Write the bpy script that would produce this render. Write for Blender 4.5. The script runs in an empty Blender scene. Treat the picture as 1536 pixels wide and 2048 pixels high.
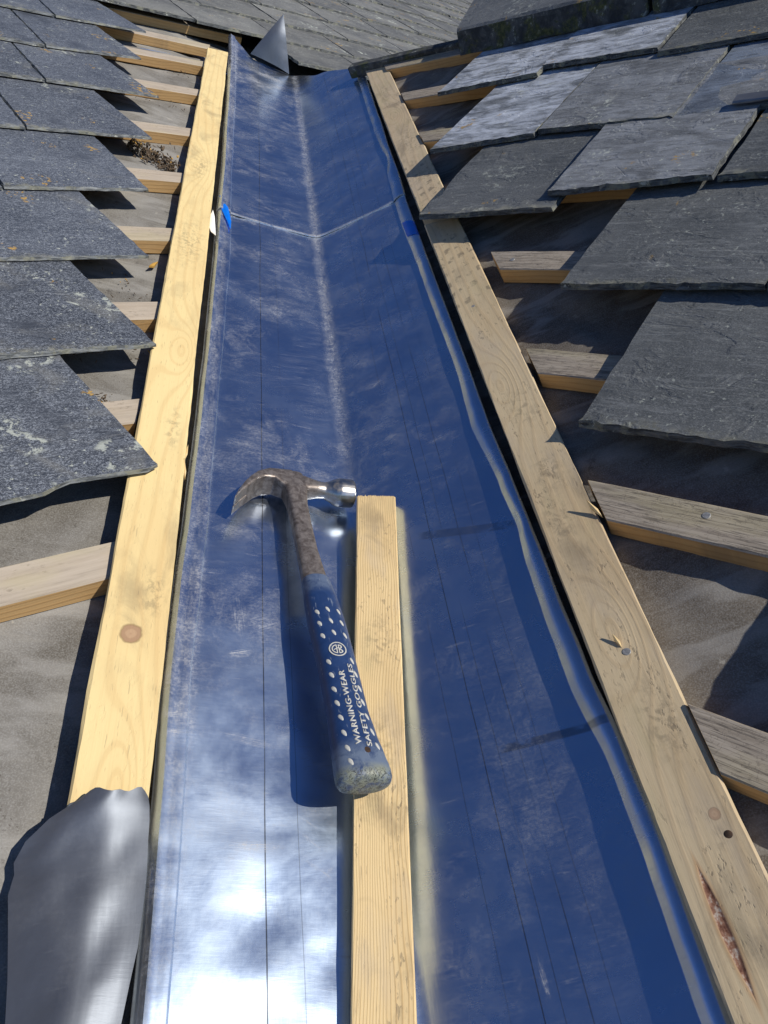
import bpy, bmesh, math, random
from mathutils import Vector, Matrix, noise
R_ = math.radians
rnd = random.Random(7)
sc = bpy.context.scene
COL = sc.collection

# ------------------------------------------------------------------ frames
# Local roof frame: x across the valley, y up along the valley line, z out of it.
# The valley line climbs at 25 degrees.
SL = R_(25.017)
MW = Matrix.Rotation(SL, 4, 'X')
TL, TR = R_(17.0), R_(25.5)          # cross slope of the two roof planes
AL, AR = R_(61.6), R_(46.2)          # angle between courses and valley
NL = Vector((math.sin(TL), 0, math.cos(TL)))
NR = Vector((-math.sin(TR), 0, math.cos(TR)))

# ------------------------------------------------------------------ camera
cam = bpy.data.cameras.new('camera')
camo = bpy.data.objects.new('camera', cam)
COL.objects.link(camo)
cam.sensor_fit = 'VERTICAL'
cam.sensor_height = 36.0
cam.lens = 1539.0 / 2048.0 * 36.0
cam.clip_start, cam.clip_end = 0.02, 500
CB = Matrix(((0.9920727163, 0.0554722573, -0.1127588319),
             (-0.1201923369, 0.6807769083, -0.7225625255),
             (0.0366814347, 0.7303873149, 0.6820475369)))
# columns of CB: camera right, up, back in the roof frame
camo.matrix_world = MW @ (Matrix.Translation((-0.07062, 0, 0.66)) @ CB.to_4x4())
sc.camera = camo

# ------------------------------------------------------------------ light
SUN_LOCAL = Vector((0.62, -0.19, 0.755)).normalized()
SUN = (MW.to_3x3() @ SUN_LOCAL).normalized()
w = bpy.data.worlds.new('World')
sc.world = w
w.use_nodes = True
wt = w.node_tree
wt.nodes.clear()
sky = wt.nodes.new('ShaderNodeTexSky')
sky.sky_type = 'NISHITA'
sky.sun_disc = False
sky.sun_elevation = math.asin(SUN.z)
sky.sun_rotation = math.atan2(SUN.x, SUN.y)
sky.air_density = 0.5
sky.dust_density = 0.0
sky.ozone_density = 9.0
bg = wt.nodes.new('ShaderNodeBackground')
bg.inputs[1].default_value = 0.125
wo = wt.nodes.new('ShaderNodeOutputWorld')
wt.links.new(sky.outputs[0], bg.inputs[0])
wt.links.new(bg.outputs[0], wo.inputs[0])
sl = bpy.data.lights.new('sun', 'SUN')
sl.energy = 4.8
sl.angle = R_(0.53)
sl.color = (1.0, 0.94, 0.84)
so = bpy.data.objects.new('sun', sl)
COL.objects.link(so)
so.rotation_euler = SUN.to_track_quat('Z', 'Y').to_euler()
so.location = (2, -1, 4)
sc.view_settings.view_transform = 'Standard'
sc.view_settings.look = 'None'
sc.view_settings.exposure = 0.0
sc.view_settings.gamma = 1.0
sc.view_settings.use_curve_mapping = False


# ------------------------------------------------------------------ node helper
class NB:
    def __init__(s, name):
        s.m = bpy.data.materials.new(name)
        s.m.use_nodes = True
        s.t = s.m.node_tree
        s.t.nodes.clear()
        s.out = s.t.nodes.new('ShaderNodeOutputMaterial')
        s.tc = s.t.nodes.new('ShaderNodeTexCoord')
        s.obj = s.tc.outputs['Object']

    def new(s, typ, ins=None, **props):
        n = s.t.nodes.new(typ)
        for k, v in props.items():
            setattr(n, k, v)
        for k, v in (ins or {}).items():
            s.set(n.inputs[k], v)
        return n

    def set(s, sock, v):
        if isinstance(v, bpy.types.NodeSocket):
            s.t.links.new(v, sock)
        else:
            if isinstance(v, tuple) and len(v) == 3 and sock.type == 'RGBA':
                v = v + (1.0,)
            sock.default_value = v

    def math(s, op, a, b=0.0, clamp=False):
        n = s.new('ShaderNodeMath', {0: a, 1: b}, operation=op)
        n.use_clamp = clamp
        return n.outputs[0]

    def mul(s, a, b): return s.math('MULTIPLY', a, b)
    def add(s, a, b): return s.math('ADD', a, b)
    def sub(s, a, b): return s.math('SUBTRACT', a, b)

    def mix(s, f, a, b, blend='MIX'):
        n = s.new('ShaderNodeMix', {0: f, 6: a, 7: b}, data_type='RGBA', blend_type=blend)
        return n.outputs[2]

    def map(s, v, scale=(1, 1, 1), loc=(0, 0, 0), rot=(0, 0, 0)):
        return s.new('ShaderNodeMapping', {0: v, 1: loc, 2: rot, 3: scale}).outputs[0]

    def noise(s, v, scale, detail=3, rough=0.55, dist=0.0):
        return s.new('ShaderNodeTexNoise', {'Vector': v, 'Scale': scale, 'Detail': detail,
                                            'Roughness': rough, 'Distortion': dist}).outputs[0]

    def voro(s, v, scale, feature='F1', rand=1.0):
        return s.new('ShaderNodeTexVoronoi', {'Vector': v, 'Scale': scale, 'Randomness': rand}, feature=feature).outputs[0]

    def ss(s, v, lo, hi, a=0.0, b=1.0):
        n = s.new('ShaderNodeMapRange', {0: v, 1: lo, 2: hi, 3: a, 4: b}, interpolation_type='SMOOTHSTEP')
        return n.outputs[0]

    def ramp(s, v, stops):
        n = s.new('ShaderNodeValToRGB', {0: v})
        e = n.color_ramp.elements
        while len(e) < len(stops):
            e.new(0.5)
        for el, (p, c) in zip(e, stops):
            el.position = p
            el.color = c + (1.0,) if len(c) == 3 else c
        return n.outputs[0]

    def xyz(s, v):
        n = s.new('ShaderNodeSeparateXYZ', {0: v})
        return n.outputs[0], n.outputs[1], n.outputs[2]

    def comb(s, x, y, z):
        return s.new('ShaderNodeCombineXYZ', {0: x, 1: y, 2: z}).outputs[0]

    def seeded(s, k=37.0):
        """object coordinates shifted by a random amount per object"""
        r = s.new('ShaderNodeObjectInfo').outputs['Random']
        off = s.comb(s.mul(r, k), s.mul(r, k * 1.7), s.mul(r, k * 0.6))
        return s.new('ShaderNodeVectorMath', {0: s.obj, 1: off}, operation='ADD').outputs[0], r

    def bump(s, h, strength=0.5, dist=0.001, normal=None):
        ins = {'Height': h, 'Strength': strength, 'Distance': dist}
        if normal is not None:
            ins['Normal'] = normal
        return s.new('ShaderNodeBump', ins).outputs[0]

    def bsdf(s, col, rough=0.6, metal=0.0, normal=None, spec=0.5, **kw):
        ins = {'Base Color': col, 'Roughness': rough, 'Metallic': metal, 'Specular IOR Level': spec}
        if normal is not None:
            ins['Normal'] = normal
        ins.update(kw)
        return s.new('ShaderNodeBsdfPrincipled', ins).outputs[0]

    def done(s, shader):
        s.t.links.new(shader, s.out.inputs[0])
        return s.m


def spot(b, x, y, cx, cy, rx, ry):
    """0 at the middle of an ellipse, 1 on its rim"""
    dx = b.math('DIVIDE', b.sub(x, cx), rx)
    dy = b.math('DIVIDE', b.sub(y, cy), ry)
    return b.math('SQRT', b.add(b.mul(dx, dx), b.mul(dy, dy)))


# ------------------------------------------------------------------ materials
def m_slate(name, dark, mid, fleck, fleck_amt, streak, lichen_amt, spec, rough, pale_amt=0.0, palecol=(0.33, 0.36, 0.42), crust=0.6):
    b = NB(name)
    v, r = b.seeded()
    ox, oy, oz = b.xyz(b.obj)
    big = b.noise(v, 7, 4, 0.6)
    col = b.mix(b.ss(big, 0.35, 0.65), dark, mid)
    tone = b.new('ShaderNodeMapRange', {0: r, 3: 0.72, 4: 1.22}).outputs[0]
    col = b.mix(1.0, col, b.comb(tone, tone, tone), 'MULTIPLY')
    # fine mineral flecks
    vf = b.map(v, (1.0, 1.6, 1.0), rot=(0, 0, 0.35))
    n1 = b.noise(vf, 330, 2, 0.6, 1.5)
    n2 = b.noise(v, 16, 3, 0.6)
    f = b.mul(b.ss(n1, 0.48, 0.61), b.ss(n2, 0.20, 0.50))
    col = b.mix(b.mul(f, fleck_amt), col, fleck)
    dk = b.ss(b.noise(vf, 210, 3, 0.6, 0.8), 0.44, 0.34)
    col = b.mix(b.mul(dk, 0.55), col, dark)
    # bedding streaks along the course
    vs = b.map(v, (9, 70, 1), rot=(0, 0, 0.12))
    st = b.noise(vs, 1.6, 6, 0.72, 1.0)
    col = b.mix(b.mul(b.ss(st, 0.50, 0.68), streak), col, fleck)
    if pale_amt:  # broad pale patches mixed over the base colour
        bl2 = b.noise(b.map(v, (1, 2.2, 1), rot=(0, 0, 0.3)), 9, 5, 0.65, 1.0)
        bm_ = b.ss(bl2, 0.30, 0.60)
        fb = b.noise(b.map(v, (30, 120, 1), rot=(0, 0, 0.25)), 1.0, 4, 0.65)
        col = b.mix(b.mul(b.mul(bm_, b.ss(fb, 0.25, 0.6)), pale_amt), col, palecol)
    # rubbed dusty patches
    bl = b.noise(v, 9, 5, 0.62, 1.0)
    col = b.mix(b.mul(b.ss(bl, 0.56, 0.72), 0.30), col, (0.22, 0.215, 0.19))
    # crust of grey lichen and moss along the exposed tail
    cn = b.noise(v, 60, 5, 0.7, 0.4)
    ed = b.ss(b.add(oy, b.mul(b.sub(b.noise(v, 24, 3), 0.5), 0.03)), 0.022, 0.004)
    col = b.mix(b.mul(b.mul(ed, b.ss(cn, 0.40, 0.62)), crust), col, b.mix(b.ss(n2, 0.4, 0.6), (0.30, 0.29, 0.22), (0.16, 0.15, 0.085)))
    # pale lichen rosettes
    lv = b.noise(v, 60, 5, 0.75, 0.4)
    lm = b.noise(v, 9.0, 2, 0.5)
    li = b.mul(b.ss(lv, 0.53, 0.60), b.ss(lm, 0.61, 0.66))
    sm = b.mul(b.ss(b.noise(v, 150, 3, 0.6), 0.64, 0.68), b.ss(n2, 0.45, 0.55))
    col = b.mix(b.mul(b.math('MAXIMUM', li, sm), lichen_amt), col, (0.50, 0.53, 0.46))
    ov = b.mul(b.ss(b.noise(v, 110, 3, 0.6), 0.56, 0.61), b.ss(b.noise(b.map(v, loc=(3, 8, 0)), 12, 1), 0.66, 0.70))
    col = b.mix(b.mul(ov, 0.85), col, (0.42, 0.26, 0.06))
    h = b.add(b.mul(st, 0.9), b.mul(n1, 0.35))
    step = b.ss(b.noise(b.map(v, (1, 1.7, 1)), 9, 5, 0.6, 0.7), 0.47, 0.53)
    h = b.add(h, b.mul(step, 0.9))
    nrm = b.bump(h, 0.55, 0.0016)
    rg = b.new('ShaderNodeMapRange', {0: big, 3: rough - 0.08, 4: rough + 0.12}).outputs[0]
    return b.done(b.bsdf(col, rg, 0, nrm, spec))


SLATE_L = m_slate('speckled_blue_slate', (0.036, 0.043, 0.058), (0.056, 0.065, 0.084), (0.32, 0.35, 0.40), 0.55, 0.16, 0.6, 0.5, 0.52)
SLATE_R = m_slate('grey_green_slate', (0.060, 0.065, 0.066), (0.092, 0.098, 0.100), (0.26, 0.27, 0.27), 0.42, 0.40, 0.42, 0.5, 0.5)
SLATE_P = m_slate('pale_patched_slate', (0.075, 0.082, 0.088), (0.10, 0.108, 0.118), (0.30, 0.32, 0.34), 0.35, 0.40, 0.6, 0.5, 0.45, 0.95, (0.50, 0.54, 0.61))
SLATE_M = m_slate('half_patched_slate', (0.068, 0.072, 0.074), (0.10, 0.105, 0.108), (0.28, 0.29, 0.30), 0.40, 0.45, 0.7, 0.5, 0.48, 0.55, (0.34, 0.36, 0.39))
SLATE_B = m_slate('blue_slate', (0.075, 0.090, 0.115), (0.11, 0.13, 0.16), (0.28, 0.31, 0.36), 0.32, 0.35, 0.5, 0.5, 0.45, 0.5, (0.27, 0.32, 0.40))
SLATE_F = m_slate('weathered_far_slate', (0.085, 0.086, 0.084), (0.15, 0.15, 0.14), (0.30, 0.30, 0.27), 0.45, 0.5, 0.9, 0.5, 0.5)


def m_edge(name='chipped_slate_edge', k=1.0):
    b = NB(name)
    v, r = b.seeded()
    n = b.noise(b.map(v, (30, 30, 220)), 1.5, 4, 0.7)
    col = b.mix(b.ss(n, 0.35, 0.7), (0.03 * k, 0.033 * k, 0.035 * k), (0.13 * k, 0.138 * k, 0.14 * k))
    g = b.mul(b.ss(b.noise(v, 38, 4, 0.7), 0.5, 0.62), 0.7)
    col = b.mix(g, col, (0.20, 0.20, 0.15))
    w_ = b.ss(b.noise(v, 70, 4, 0.7), 0.62, 0.68)
    col = b.mix(b.mul(w_, 0.8), col, (0.38, 0.39, 0.34))
    return b.done(b.bsdf(col, 0.75, 0, b.bump(n, 0.8, 0.002), 0.3))


EDGE = m_edge()
EDGE_L = m_edge('pale_slate_edge', 1.9)


def m_wood(name, light, dark, ring=34.0, arcs=(), knots=(), dirt=0.35, dirtcol=(0.13, 0.105, 0.075), grey=0.0, contrast=0.5, marks=(), resin=None, print_=()):
    """sawn pine; the grain runs along the object's own x axis"""
    b = NB(name)
    x, y, z = b.xyz(b.obj)
    if name.startswith('batten'):
        v, r = b.seeded(11.0)
        x, y, z = b.xyz(v)
    yy = b.add(y, b.mul(z, 0.7))
    warp = b.noise(b.comb(b.mul(x, 2.2), b.mul(yy, 9), z), 1.0, 3, 0.5)
    g = b.add(yy, b.mul(b.sub(warp, 0.5), 0.05))
    for (kx, ky, kr) in knots:
        d = spot(b, x, y, kx, ky, kr * 2.6, kr)
        pull = b.math('DIVIDE', 1.0, b.add(1.0, b.mul(d, d)))
        sgn = b.math('DIVIDE', b.sub(y, ky), kr)
        g = b.add(g, b.mul(b.mul(pull, kr * 1.3), b.math('MULTIPLY', sgn, -0.35)))
        g = b.add(g, b.mul(pull, kr * 1.4))
    for (kx, ky, kr) in arcs:
        d = spot(b, x, y, kx, ky, kr * 3.2, kr)
        pull = b.math('DIVIDE', 1.0, b.add(1.0, b.mul(d, d)))
        g = b.add(g, b.mul(pull, kr * 4.0))
    ph = b.add(b.mul(g, ring * 6.283 * 3), b.mul(b.noise(b.comb(b.mul(x, 3), b.mul(yy, 30), z), 1.0, 2), 2.5))
    w_ = b.math('SINE', ph)
    late = b.mul(b.ss(w_, -0.2, 0.9), b.add(0.35, b.mul(b.ss(w_, 0.55, 0.95), 0.65)))
    fib = b.noise(b.comb(b.mul(x, 9), b.mul(y, 420), b.mul(z, 420)), 1.0, 3, 0.6)
    col = b.mix(b.mul(late, contrast), light, dark)
    tone = b.noise(b.comb(b.mul(x, 3.0), b.mul(y, 10), z), 1.0, 3, 0.6)
    col = b.mix(b.mul(b.ss(tone, 0.4, 0.75), 0.38), col, dark)
    col = b.mix(b.mul(b.ss(fib, 0.5, 0.8), 0.25), col, dark)
    # saw marks / fine dark ticks
    tick = b.noise(b.comb(b.mul(x, 60), b.mul(y, 700), b.mul(z, 700)), 1.0, 2, 0.5)
    col = b.mix(b.mul(b.ss(tick, 0.66, 0.72), 0.35), col, dirtcol)
    # hand and boot dirt
    dn = b.noise(b.comb(b.mul(x, 11), b.mul(y, 22), z), 1.0, 6, 0.68, 0.8)
    dm = b.noise(b.comb(b.mul(x, 2.3), b.mul(y, 4), b.add(z, 3.3)), 1.0, 2)
    df = b.mul(b.ss(dn, 0.46, 0.72), b.ss(dm, 0.38, 0.62))
    col = b.mix(b.mul(df, dirt), col, dirtcol)
    if grey:
        gn = b.noise(b.comb(b.mul(x, 14), b.mul(y, 200), b.mul(z, 200)), 1.0, 4, 0.65)
        col = b.mix(grey, col, b.ramp(gn, [(0.25, (0.12, 0.105, 0.09)), (0.5, (0.33, 0.29, 0.24)), (0.8, (0.47, 0.42, 0.35))]))
    for (kx, ky, kr) in knots:
        d = b.add(spot(b, x, y, kx, ky, kr, kr * 0.92), b.mul(b.sub(b.noise(b.comb(b.mul(x, 110), b.mul(y, 110), z), 1.0, 3), 0.5), 0.5))
        ringk = b.math('SINE', b.mul(d, 5.0))
        kcol = b.mix(b.ss(ringk, 0, 1), (0.36, 0.225, 0.13), (0.43, 0.28, 0.165))
        col = b.mix(b.ss(d, 1.03, 0.93), col, kcol)
        col = b.mix(b.mul(b.mul(b.ss(d, 1.25, 1.02), b.ss(d, 0.9, 1.0)), 0.6), col, (0.16, 0.085, 0.04))
    for (mx, my, rx, ry) in marks:          # grime smears with their own outline
        d = spot(b, b.add(x, b.mul(b.sub(dn, 0.5), 0.02)), b.add(y, b.mul(b.sub(tone, 0.5), 0.01)), mx, my, rx, ry)
        fl = b.noise(b.comb(b.mul(x, 90), b.mul(y, 110), z), 1.0, 4, 0.7, 0.5)
        col = b.mix(b.mul(b.mul(b.ss(d, 1.15, 0.1), b.ss(fl, 0.44, 0.62)), 0.42), col, (0.085, 0.075, 0.06))
    for (x0, x1, px, py) in print_:         # boot tread prints
        gx = b.math('FRACT', b.mul(b.add(x, b.add(b.mul(tone, 0.03), b.mul(y, 0.35))), 1.0 / px))
        gy = b.math('FRACT', b.mul(b.add(y, b.add(b.mul(warp, 0.02), b.mul(dm, 0.02))), 1.0 / py))
        bx = b.mul(b.ss(gx, 0.25, 0.32), b.ss(gx, 0.75, 0.68))
        by = b.mul(b.ss(gy, 0.18, 0.26), b.ss(gy, 0.86, 0.78))
        ed = b.mul(b.ss(x, x0, x0 + 0.02), b.ss(x, x1, x1 - 0.02))
        pn = b.noise(b.comb(b.mul(x, 60), b.mul(y, 60), z), 1.0, 3, 0.6)
        col = b.mix(b.mul(b.mul(b.mul(bx, by), ed), b.mul(b.ss(pn, 0.44, 0.6), 0.55)), col, (0.09, 0.08, 0.065))
    pit = b.mul(b.ss(b.noise(b.comb(b.mul(x, 120), b.mul(y, 260), b.mul(z, 260)), 1.0, 3, 0.6), 0.56, 0.66), b.ss(b.noise(b.comb(b.mul(x, 9), b.mul(y, 40), z), 1.0, 3, 0.6), 0.47, 0.62))
    if grey or dirt > 0.45:
        col = b.mix(b.mul(pit, 0.5), col, dirtcol)
        pg = b.noise(b.comb(b.mul(x, 5), b.mul(y, 14), b.add(z, 7.7)), 1.0, 4, 0.6)
        col = b.mix(b.mul(b.ss(pg, 0.5, 0.66), 0.30), col, (0.42, 0.37, 0.20))
        col = b.mix(b.mul(b.ss(pg, 0.46, 0.34), 0.30), col, (0.42, 0.36, 0.29))
    if grey > 0.6:
        ck = b.ss(b.math('ABSOLUTE', b.sub(b.noise(b.comb(b.mul(x, 12), b.mul(y, 300), b.mul(z, 300)), 1.0, 3, 0.6), 0.5)), 0.035, 0.005)
        col = b.mix(b.mul(ck, 0.65), col, (0.06, 0.05, 0.042))
        cr = b.ss(b.math('ABSOLUTE', b.sub(b.noise(b.comb(b.mul(x, 60), b.mul(y, 60), z), 1.0, 3, 0.7), 0.5)), 0.014, 0.002)
        col = b.mix(b.mul(cr, 0.35), col, (0.08, 0.065, 0.05))
        fib = b.sub(fib, b.mul(ck, 1.2))
    hgt = b.add(b.mul(late, 0.5), b.sub(b.add(b.mul(fib, 0.6), b.mul(tick, 0.3)), b.mul(pit, 0.8)))
    if resin:
        (ax, ay, bx_, by_, wd) = resin
        L2 = (bx_ - ax) ** 2 + (by_ - ay) ** 2
        t = b.math('DIVIDE', b.add(b.mul(b.sub(x, ax), bx_ - ax), b.mul(b.sub(y, ay), by_ - ay)), L2)
        off = b.math('DIVIDE', b.sub(b.mul(b.sub(x, ax), by_ - ay), b.mul(b.sub(y, ay), bx_ - ax)), math.sqrt(L2))
        prof = b.mul(b.mul(b.mul(t, b.sub(1.0, t)), 4.0), wd)
        e = b.sub(b.math('ABSOLUTE', off), prof)
        en = b.add(e, b.mul(b.sub(dn, 0.5), 0.002))
        rc = b.ramp(b.noise(b.comb(b.mul(x, 120), b.mul(y, 160), z), 1.0, 4, 0.7), [(0.3, (0.075, 0.02, 0.012)), (0.5, (0.26, 0.13, 0.08)), (0.62, (0.5, 0.42, 0.34)), (0.75, (0.12, 0.035, 0.02))])
        col = b.mix(b.mul(b.ss(en, 0.004, 0.0), 0.5), col, (0.42, 0.2, 0.07))
        col = b.mix(b.ss(en, 0.0005, -0.0005), col, rc)
        hgt = b.sub(hgt, b.mul(b.ss(en, 0.001, -0.002), 3.0))
    nrm = b.bump(hgt, 0.35, 0.0007)
    return b.done(b.bsdf(col, 0.68, 0, nrm, 0.3))


WOOD_L = m_wood('pale_new_pine', (0.73, 0.575, 0.285), (0.55, 0.36, 0.155), 22, knots=((0.449, 0.002, 0.0095),), arcs=((0.93, -0.012, 0.020), (1.62, 0.008, 0.018), (0.30, -0.006, 0.016)), dirt=0.44,
                contrast=0.27, marks=((1.27, 0.0, 0.11, 0.03), (0.50, -0.012, 0.04, 0.012), (1.62, 0.0, 0.08, 0.02), (0.76, -0.012, 0.05, 0.012)))
WOOD_R = m_wood('stained_pine_board', (0.60, 0.475, 0.29), (0.42, 0.275, 0.13), 20, knots=((0.226, -0.0135, 0.0042),), arcs=((0.40, 0.0, 0.018), (0.8, 0.01, 0.018)), dirt=0.5,
                contrast=0.2, grey=0.14, marks=((0.74, 0.0, 0.05, 0.02), (0.62, 0.0, 0.04, 0.02), (0.55, 0.01, 0.05, 0.02), (0.31, -0.005, 0.05, 0.02), (0.21, -0.01, 0.012, 0.009)),
                resin=(0.194, 0.012, 0.114, 0.010, 0.0036), print_=((1.0, 1.25, 0.034, 0.019),))
WOOD_U = m_wood('trodden_pine_board', (0.58, 0.46, 0.30), (0.40, 0.27, 0.14), 20, arcs=((1.9, 0, 0.02),), dirt=0.6, contrast=0.2, grey=0.14,
                marks=((1.72, 0.0, 0.08, 0.03), (1.52, 0.0, 0.05, 0.03), (2.1, 0, 0.05, 0.02)), print_=((1.40, 1.60, 0.03, 0.02),))
WOOD_S = m_wood('sawn_loose_batten_pine', (0.72, 0.545, 0.29), (0.46, 0.30, 0.13), 150, dirt=0.5, contrast=0.62,
                marks=((0.32, 0.0, 0.04, 0.02), (0.20, 0.0, 0.05, 0.02), (0.66, 0.0, 0.03, 0.02)))
BAT_TOP = m_wood('batten_weathered_top', (0.46, 0.385, 0.30), (0.32, 0.24, 0.165), 12, dirt=0.5, grey=0.45, contrast=0.3)
BAT_TOPR = m_wood('batten_weathered_grey_top', (0.36, 0.29, 0.21), (0.2, 0.14, 0.09), 12, dirt=0.6, grey=0.75, contrast=0.3)
BAT_SIDE = m_wood('batten_sawn_side', (0.52, 0.335, 0.15), (0.34, 0.185, 0.07), 60, dirt=0.4, contrast=0.4)


def m_lead(name, upper=False, scrap=False):
    b = NB(name)
    v = b.obj
    x, y, z = b.xyz(v)
    # --- dust and rubbed marks
    warpn = b.new('ShaderNodeTexNoise', {'Vector': v, 'Scale': 4.0, 'Detail': 2}).outputs[1]
    wv = b.new('ShaderNodeVectorMath', {0: v, 1: b.new('ShaderNodeVectorMath', {0: warpn, 3: 0.07}, operation='SCALE').outputs[0]}, operation='ADD').outputs[0]
    cloud = b.noise(wv, 8, 6, 0.66, 0.3)
    cloud2 = b.noise(b.map(v, loc=(7, 3, 1)), 26, 5, 0.7, 0.6)

    def wipes(la, lc, ang, loc, pscale, plo, phi):
        n_ = b.noise(b.map(wv, (la, lc, 20), loc=loc, rot=(0, 0, ang)), 1.0, 5, 0.72, 0.15)
        p_ = b.noise(b.map(v, loc=(loc[0] * 1.3, loc[1] * 2.1, 0)), pscale, 3, 0.6, 0.4)
        return b.mul(b.ss(n_, 0.42, 0.70), b.ss(p_, plo - 0.03, phi + 0.05)), p_

    w1, patch1 = wipes(12, 95, 0.30, (1.1, 2.7, 0), 9, 0.50, 0.64)
    w2, patch2 = wipes(13, 110, -0.55, (5.1, 0.7, 0), 10, 0.51, 0.64)
    w3, patch3 = wipes(14, 120, 1.35, (9.3, 4.2, 0), 9, 0.50, 0.62)
    w4, patch4 = wipes(11, 105, 0.75, (2.3, 8.2, 0), 8, 0.50, 0.62)
    wipe1 = b.math('MAXIMUM', b.math('MAXIMUM', w1, w2), b.math('MAXIMUM', w3, w4))
    d = b.mul(b.ss(cloud, 0.48, 0.72), 0.09)
    d = b.add(d, b.mul(b.mul(b.ss(cloud2, 0.52, 0.66), b.ss(cloud, 0.42, 0.62)), 0.11))
    d = b.add(d, b.mul(wipe1, 0.12))
    # short pale scrapes
    s1 = b.mul(b.ss(b.noise(b.map(v, (26, 230, 30), rot=(0, 0, 0.5)), 1.0, 1, 0.5), 0.72, 0.78), b.ss(patch2, 0.50, 0.58))
    s2 = b.mul(b.ss(b.noise(b.map(v, (30, 260, 30), rot=(0, 0, -0.2), loc=(4, 2, 0)), 1.0, 1, 0.5), 0.72, 0.78), b.ss(patch1, 0.50, 0.58))
    s3 = b.mul(b.ss(b.noise(b.map(v, (24, 300, 30), rot=(0, 0, 1.0), loc=(9, 2, 0)), 1.0, 1, 0.5), 0.71, 0.75), b.ss(patch4, 0.44, 0.58))
    sp = b.ss(b.noise(v, 460, 2, 0.5), 0.69, 0.75)
    d = b.add(d, b.mul(b.math('MAXIMUM', b.math('MAXIMUM', s1, s3), s2), 0.20))
    d = b.add(d, b.mul(sp, 0.16))
    hand = b.noise(b.map(wv, loc=(1, 6, 2)), 17, 6, 0.74, 1.4)
    d = b.add(d, b.mul(b.mul(b.ss(hand, 0.47, 0.62), b.ss(patch3, 0.44, 0.58)), 0.15))
    if not scrap:
        rubbed = b.mul(b.mul(b.ss(x, 0.0, -0.06), b.ss(y, 0.62, 0.25)), b.add(0.35, b.ss(cloud, 0.35, 0.62)))
        # silt lying in the valley line, and scuffing on the folded edges
        xn = b.add(x, b.mul(b.sub(b.noise(v, 30, 5, 0.65), 0.5), 0.018))
        crease = b.ss(b.math('ABSOLUTE', xn), 0.015, 0.001)
        cn = b.ss(b.noise(b.map(v, (140, 60, 1)), 1.0, 6, 0.75), 0.22, 0.66)
        along = b.ss(y, 0.66, 1.0, 0.0, 1.0)
        d = b.add(d, b.mul(b.mul(crease, cn), b.mul(along, 0.50)))
        edge = b.math('MAXIMUM', b.ss(x, -0.166, -0.174), b.mul(b.ss(x, 0.162, 0.178), 0.5))
        en = b.ss(b.noise(b.map(v, (110, 24, 1)), 1.0, 6, 0.75), 0.32, 0.66)
        d = b.add(d, b.mul(b.mul(edge, en), 0.30))
        top = b.mul(b.ss(y, 1.9, 2.55), b.ss(x, 0.03, -0.06))
        d = b.add(d, b.mul(b.mul(top, b.mul(b.ss(cloud, 0.42, 0.6), b.add(0.4, b.ss(cloud2, 0.4, 0.6)))), 0.30))
        if upper:
            d = b.add(d, b.mul(b.mul(b.ss(y, 1.521, 1.514), b.ss(cloud2, 0.30, 0.5)), 0.7))
        else:
            d = b.add(d, b.mul(b.mul(b.ss(y, 1.490, 1.508), b.ss(cloud2, 0.42, 0.6)), 0.30))
        d = b.mul(d, b.new('ShaderNodeMapRange', {0: x, 1: -0.06, 2: 0.06, 3: 1.0, 4: 0.6}).outputs[0])
    if not scrap and not upper:
        for (sx, sy, rx, ry, ang, a) in ((-.118, .278, .026, .0055, 0.05, .75), (-.133, .468, .012, .005, 0.3, .7), (-.125, .374, .03, .006, -0.15, .5), (-.112, .508, .022, .012, 0.5, .30), (-.134, .512, .008, .03, 0.1, .30),
                                         (-.188, .389, .010, .004, 0.3, .6), (-.186, .372, .009, .003, 0.2, .55), (-.185, .40, .008, .003, 0.4, .5), (-.075, .285, .014, .0022, -0.7, .7), (-.070, .262, .016, .0018, -0.6, .6), (-.075, .30, .010, .0015, -0.6, .5),
                                         (.088, .160, .0022, .016, 0.05, .55), (-.004, .74, .012, .03, 0.0, .45), (-.105, .235, .012, .02, 0.4, .15), (-.06, .35, .03, .02, 0.3, .15), (.05, .95, .014, .01, 0.6, .3), (.06, .82, .012, .006, 0.4, .28)):
            ca, sa = math.cos(ang), math.sin(ang)
            ux = b.add(b.mul(b.sub(x, sx), ca), b.mul(b.sub(y, sy), sa))
            uy = b.sub(b.mul(b.sub(y, sy), ca), b.mul(b.sub(x, sx), sa))
            wob_ = b.mul(b.sub(cloud2, 0.5), 1.6)
            q_ = b.add(spot(b, ux, uy, 0.0, 0.0, rx, ry), wob_)
            if rx >= ry:
                sn = b.noise(b.comb(b.mul(ux, 25), b.mul(uy, 750), 3.0), 1.0, 2, 0.6)
            else:
                sn = b.noise(b.comb(b.mul(ux, 750), b.mul(uy, 25), 3.0), 1.0, 2, 0.6)
            d = b.add(d, b.mul(b.mul(b.ss(q_, 1.1, 0.35), b.ss(sn, 0.40, 0.60)), a))
    grit = b.noise(v, 330, 3, 0.65)
    hatch = b.noise(b.map(v, (70, 620, 40), rot=(0, 0, 0.5)), 1.0, 3, 0.6)
    hatch2 = b.noise(b.map(v, (60, 520, 40), rot=(0, 0, -0.9), loc=(2, 1, 0)), 1.0, 3, 0.6)
    hh = b.mix(b.ss(patch2, 0.42, 0.56), hatch, hatch2)
    d = b.mul(d, b.add(0.35, b.add(b.mul(b.ss(grit, 0.40, 0.64), 0.75), b.mul(b.ss(hh, 0.40, 0.64), 0.35))))
    if scrap:
        d = b.add(b.mul(d, 0.22), 0.06)
    d = b.math('MINIMUM', b.add(d, 0.022 if not scrap else 0.05), 0.85)
    dustcol = b.mix(b.ss(patch1, 0.3, 0.7), (0.36, 0.38, 0.43), (0.44, 0.44, 0.44))
    # --- drawn marking lines and old strip stains
    lines = None
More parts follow.
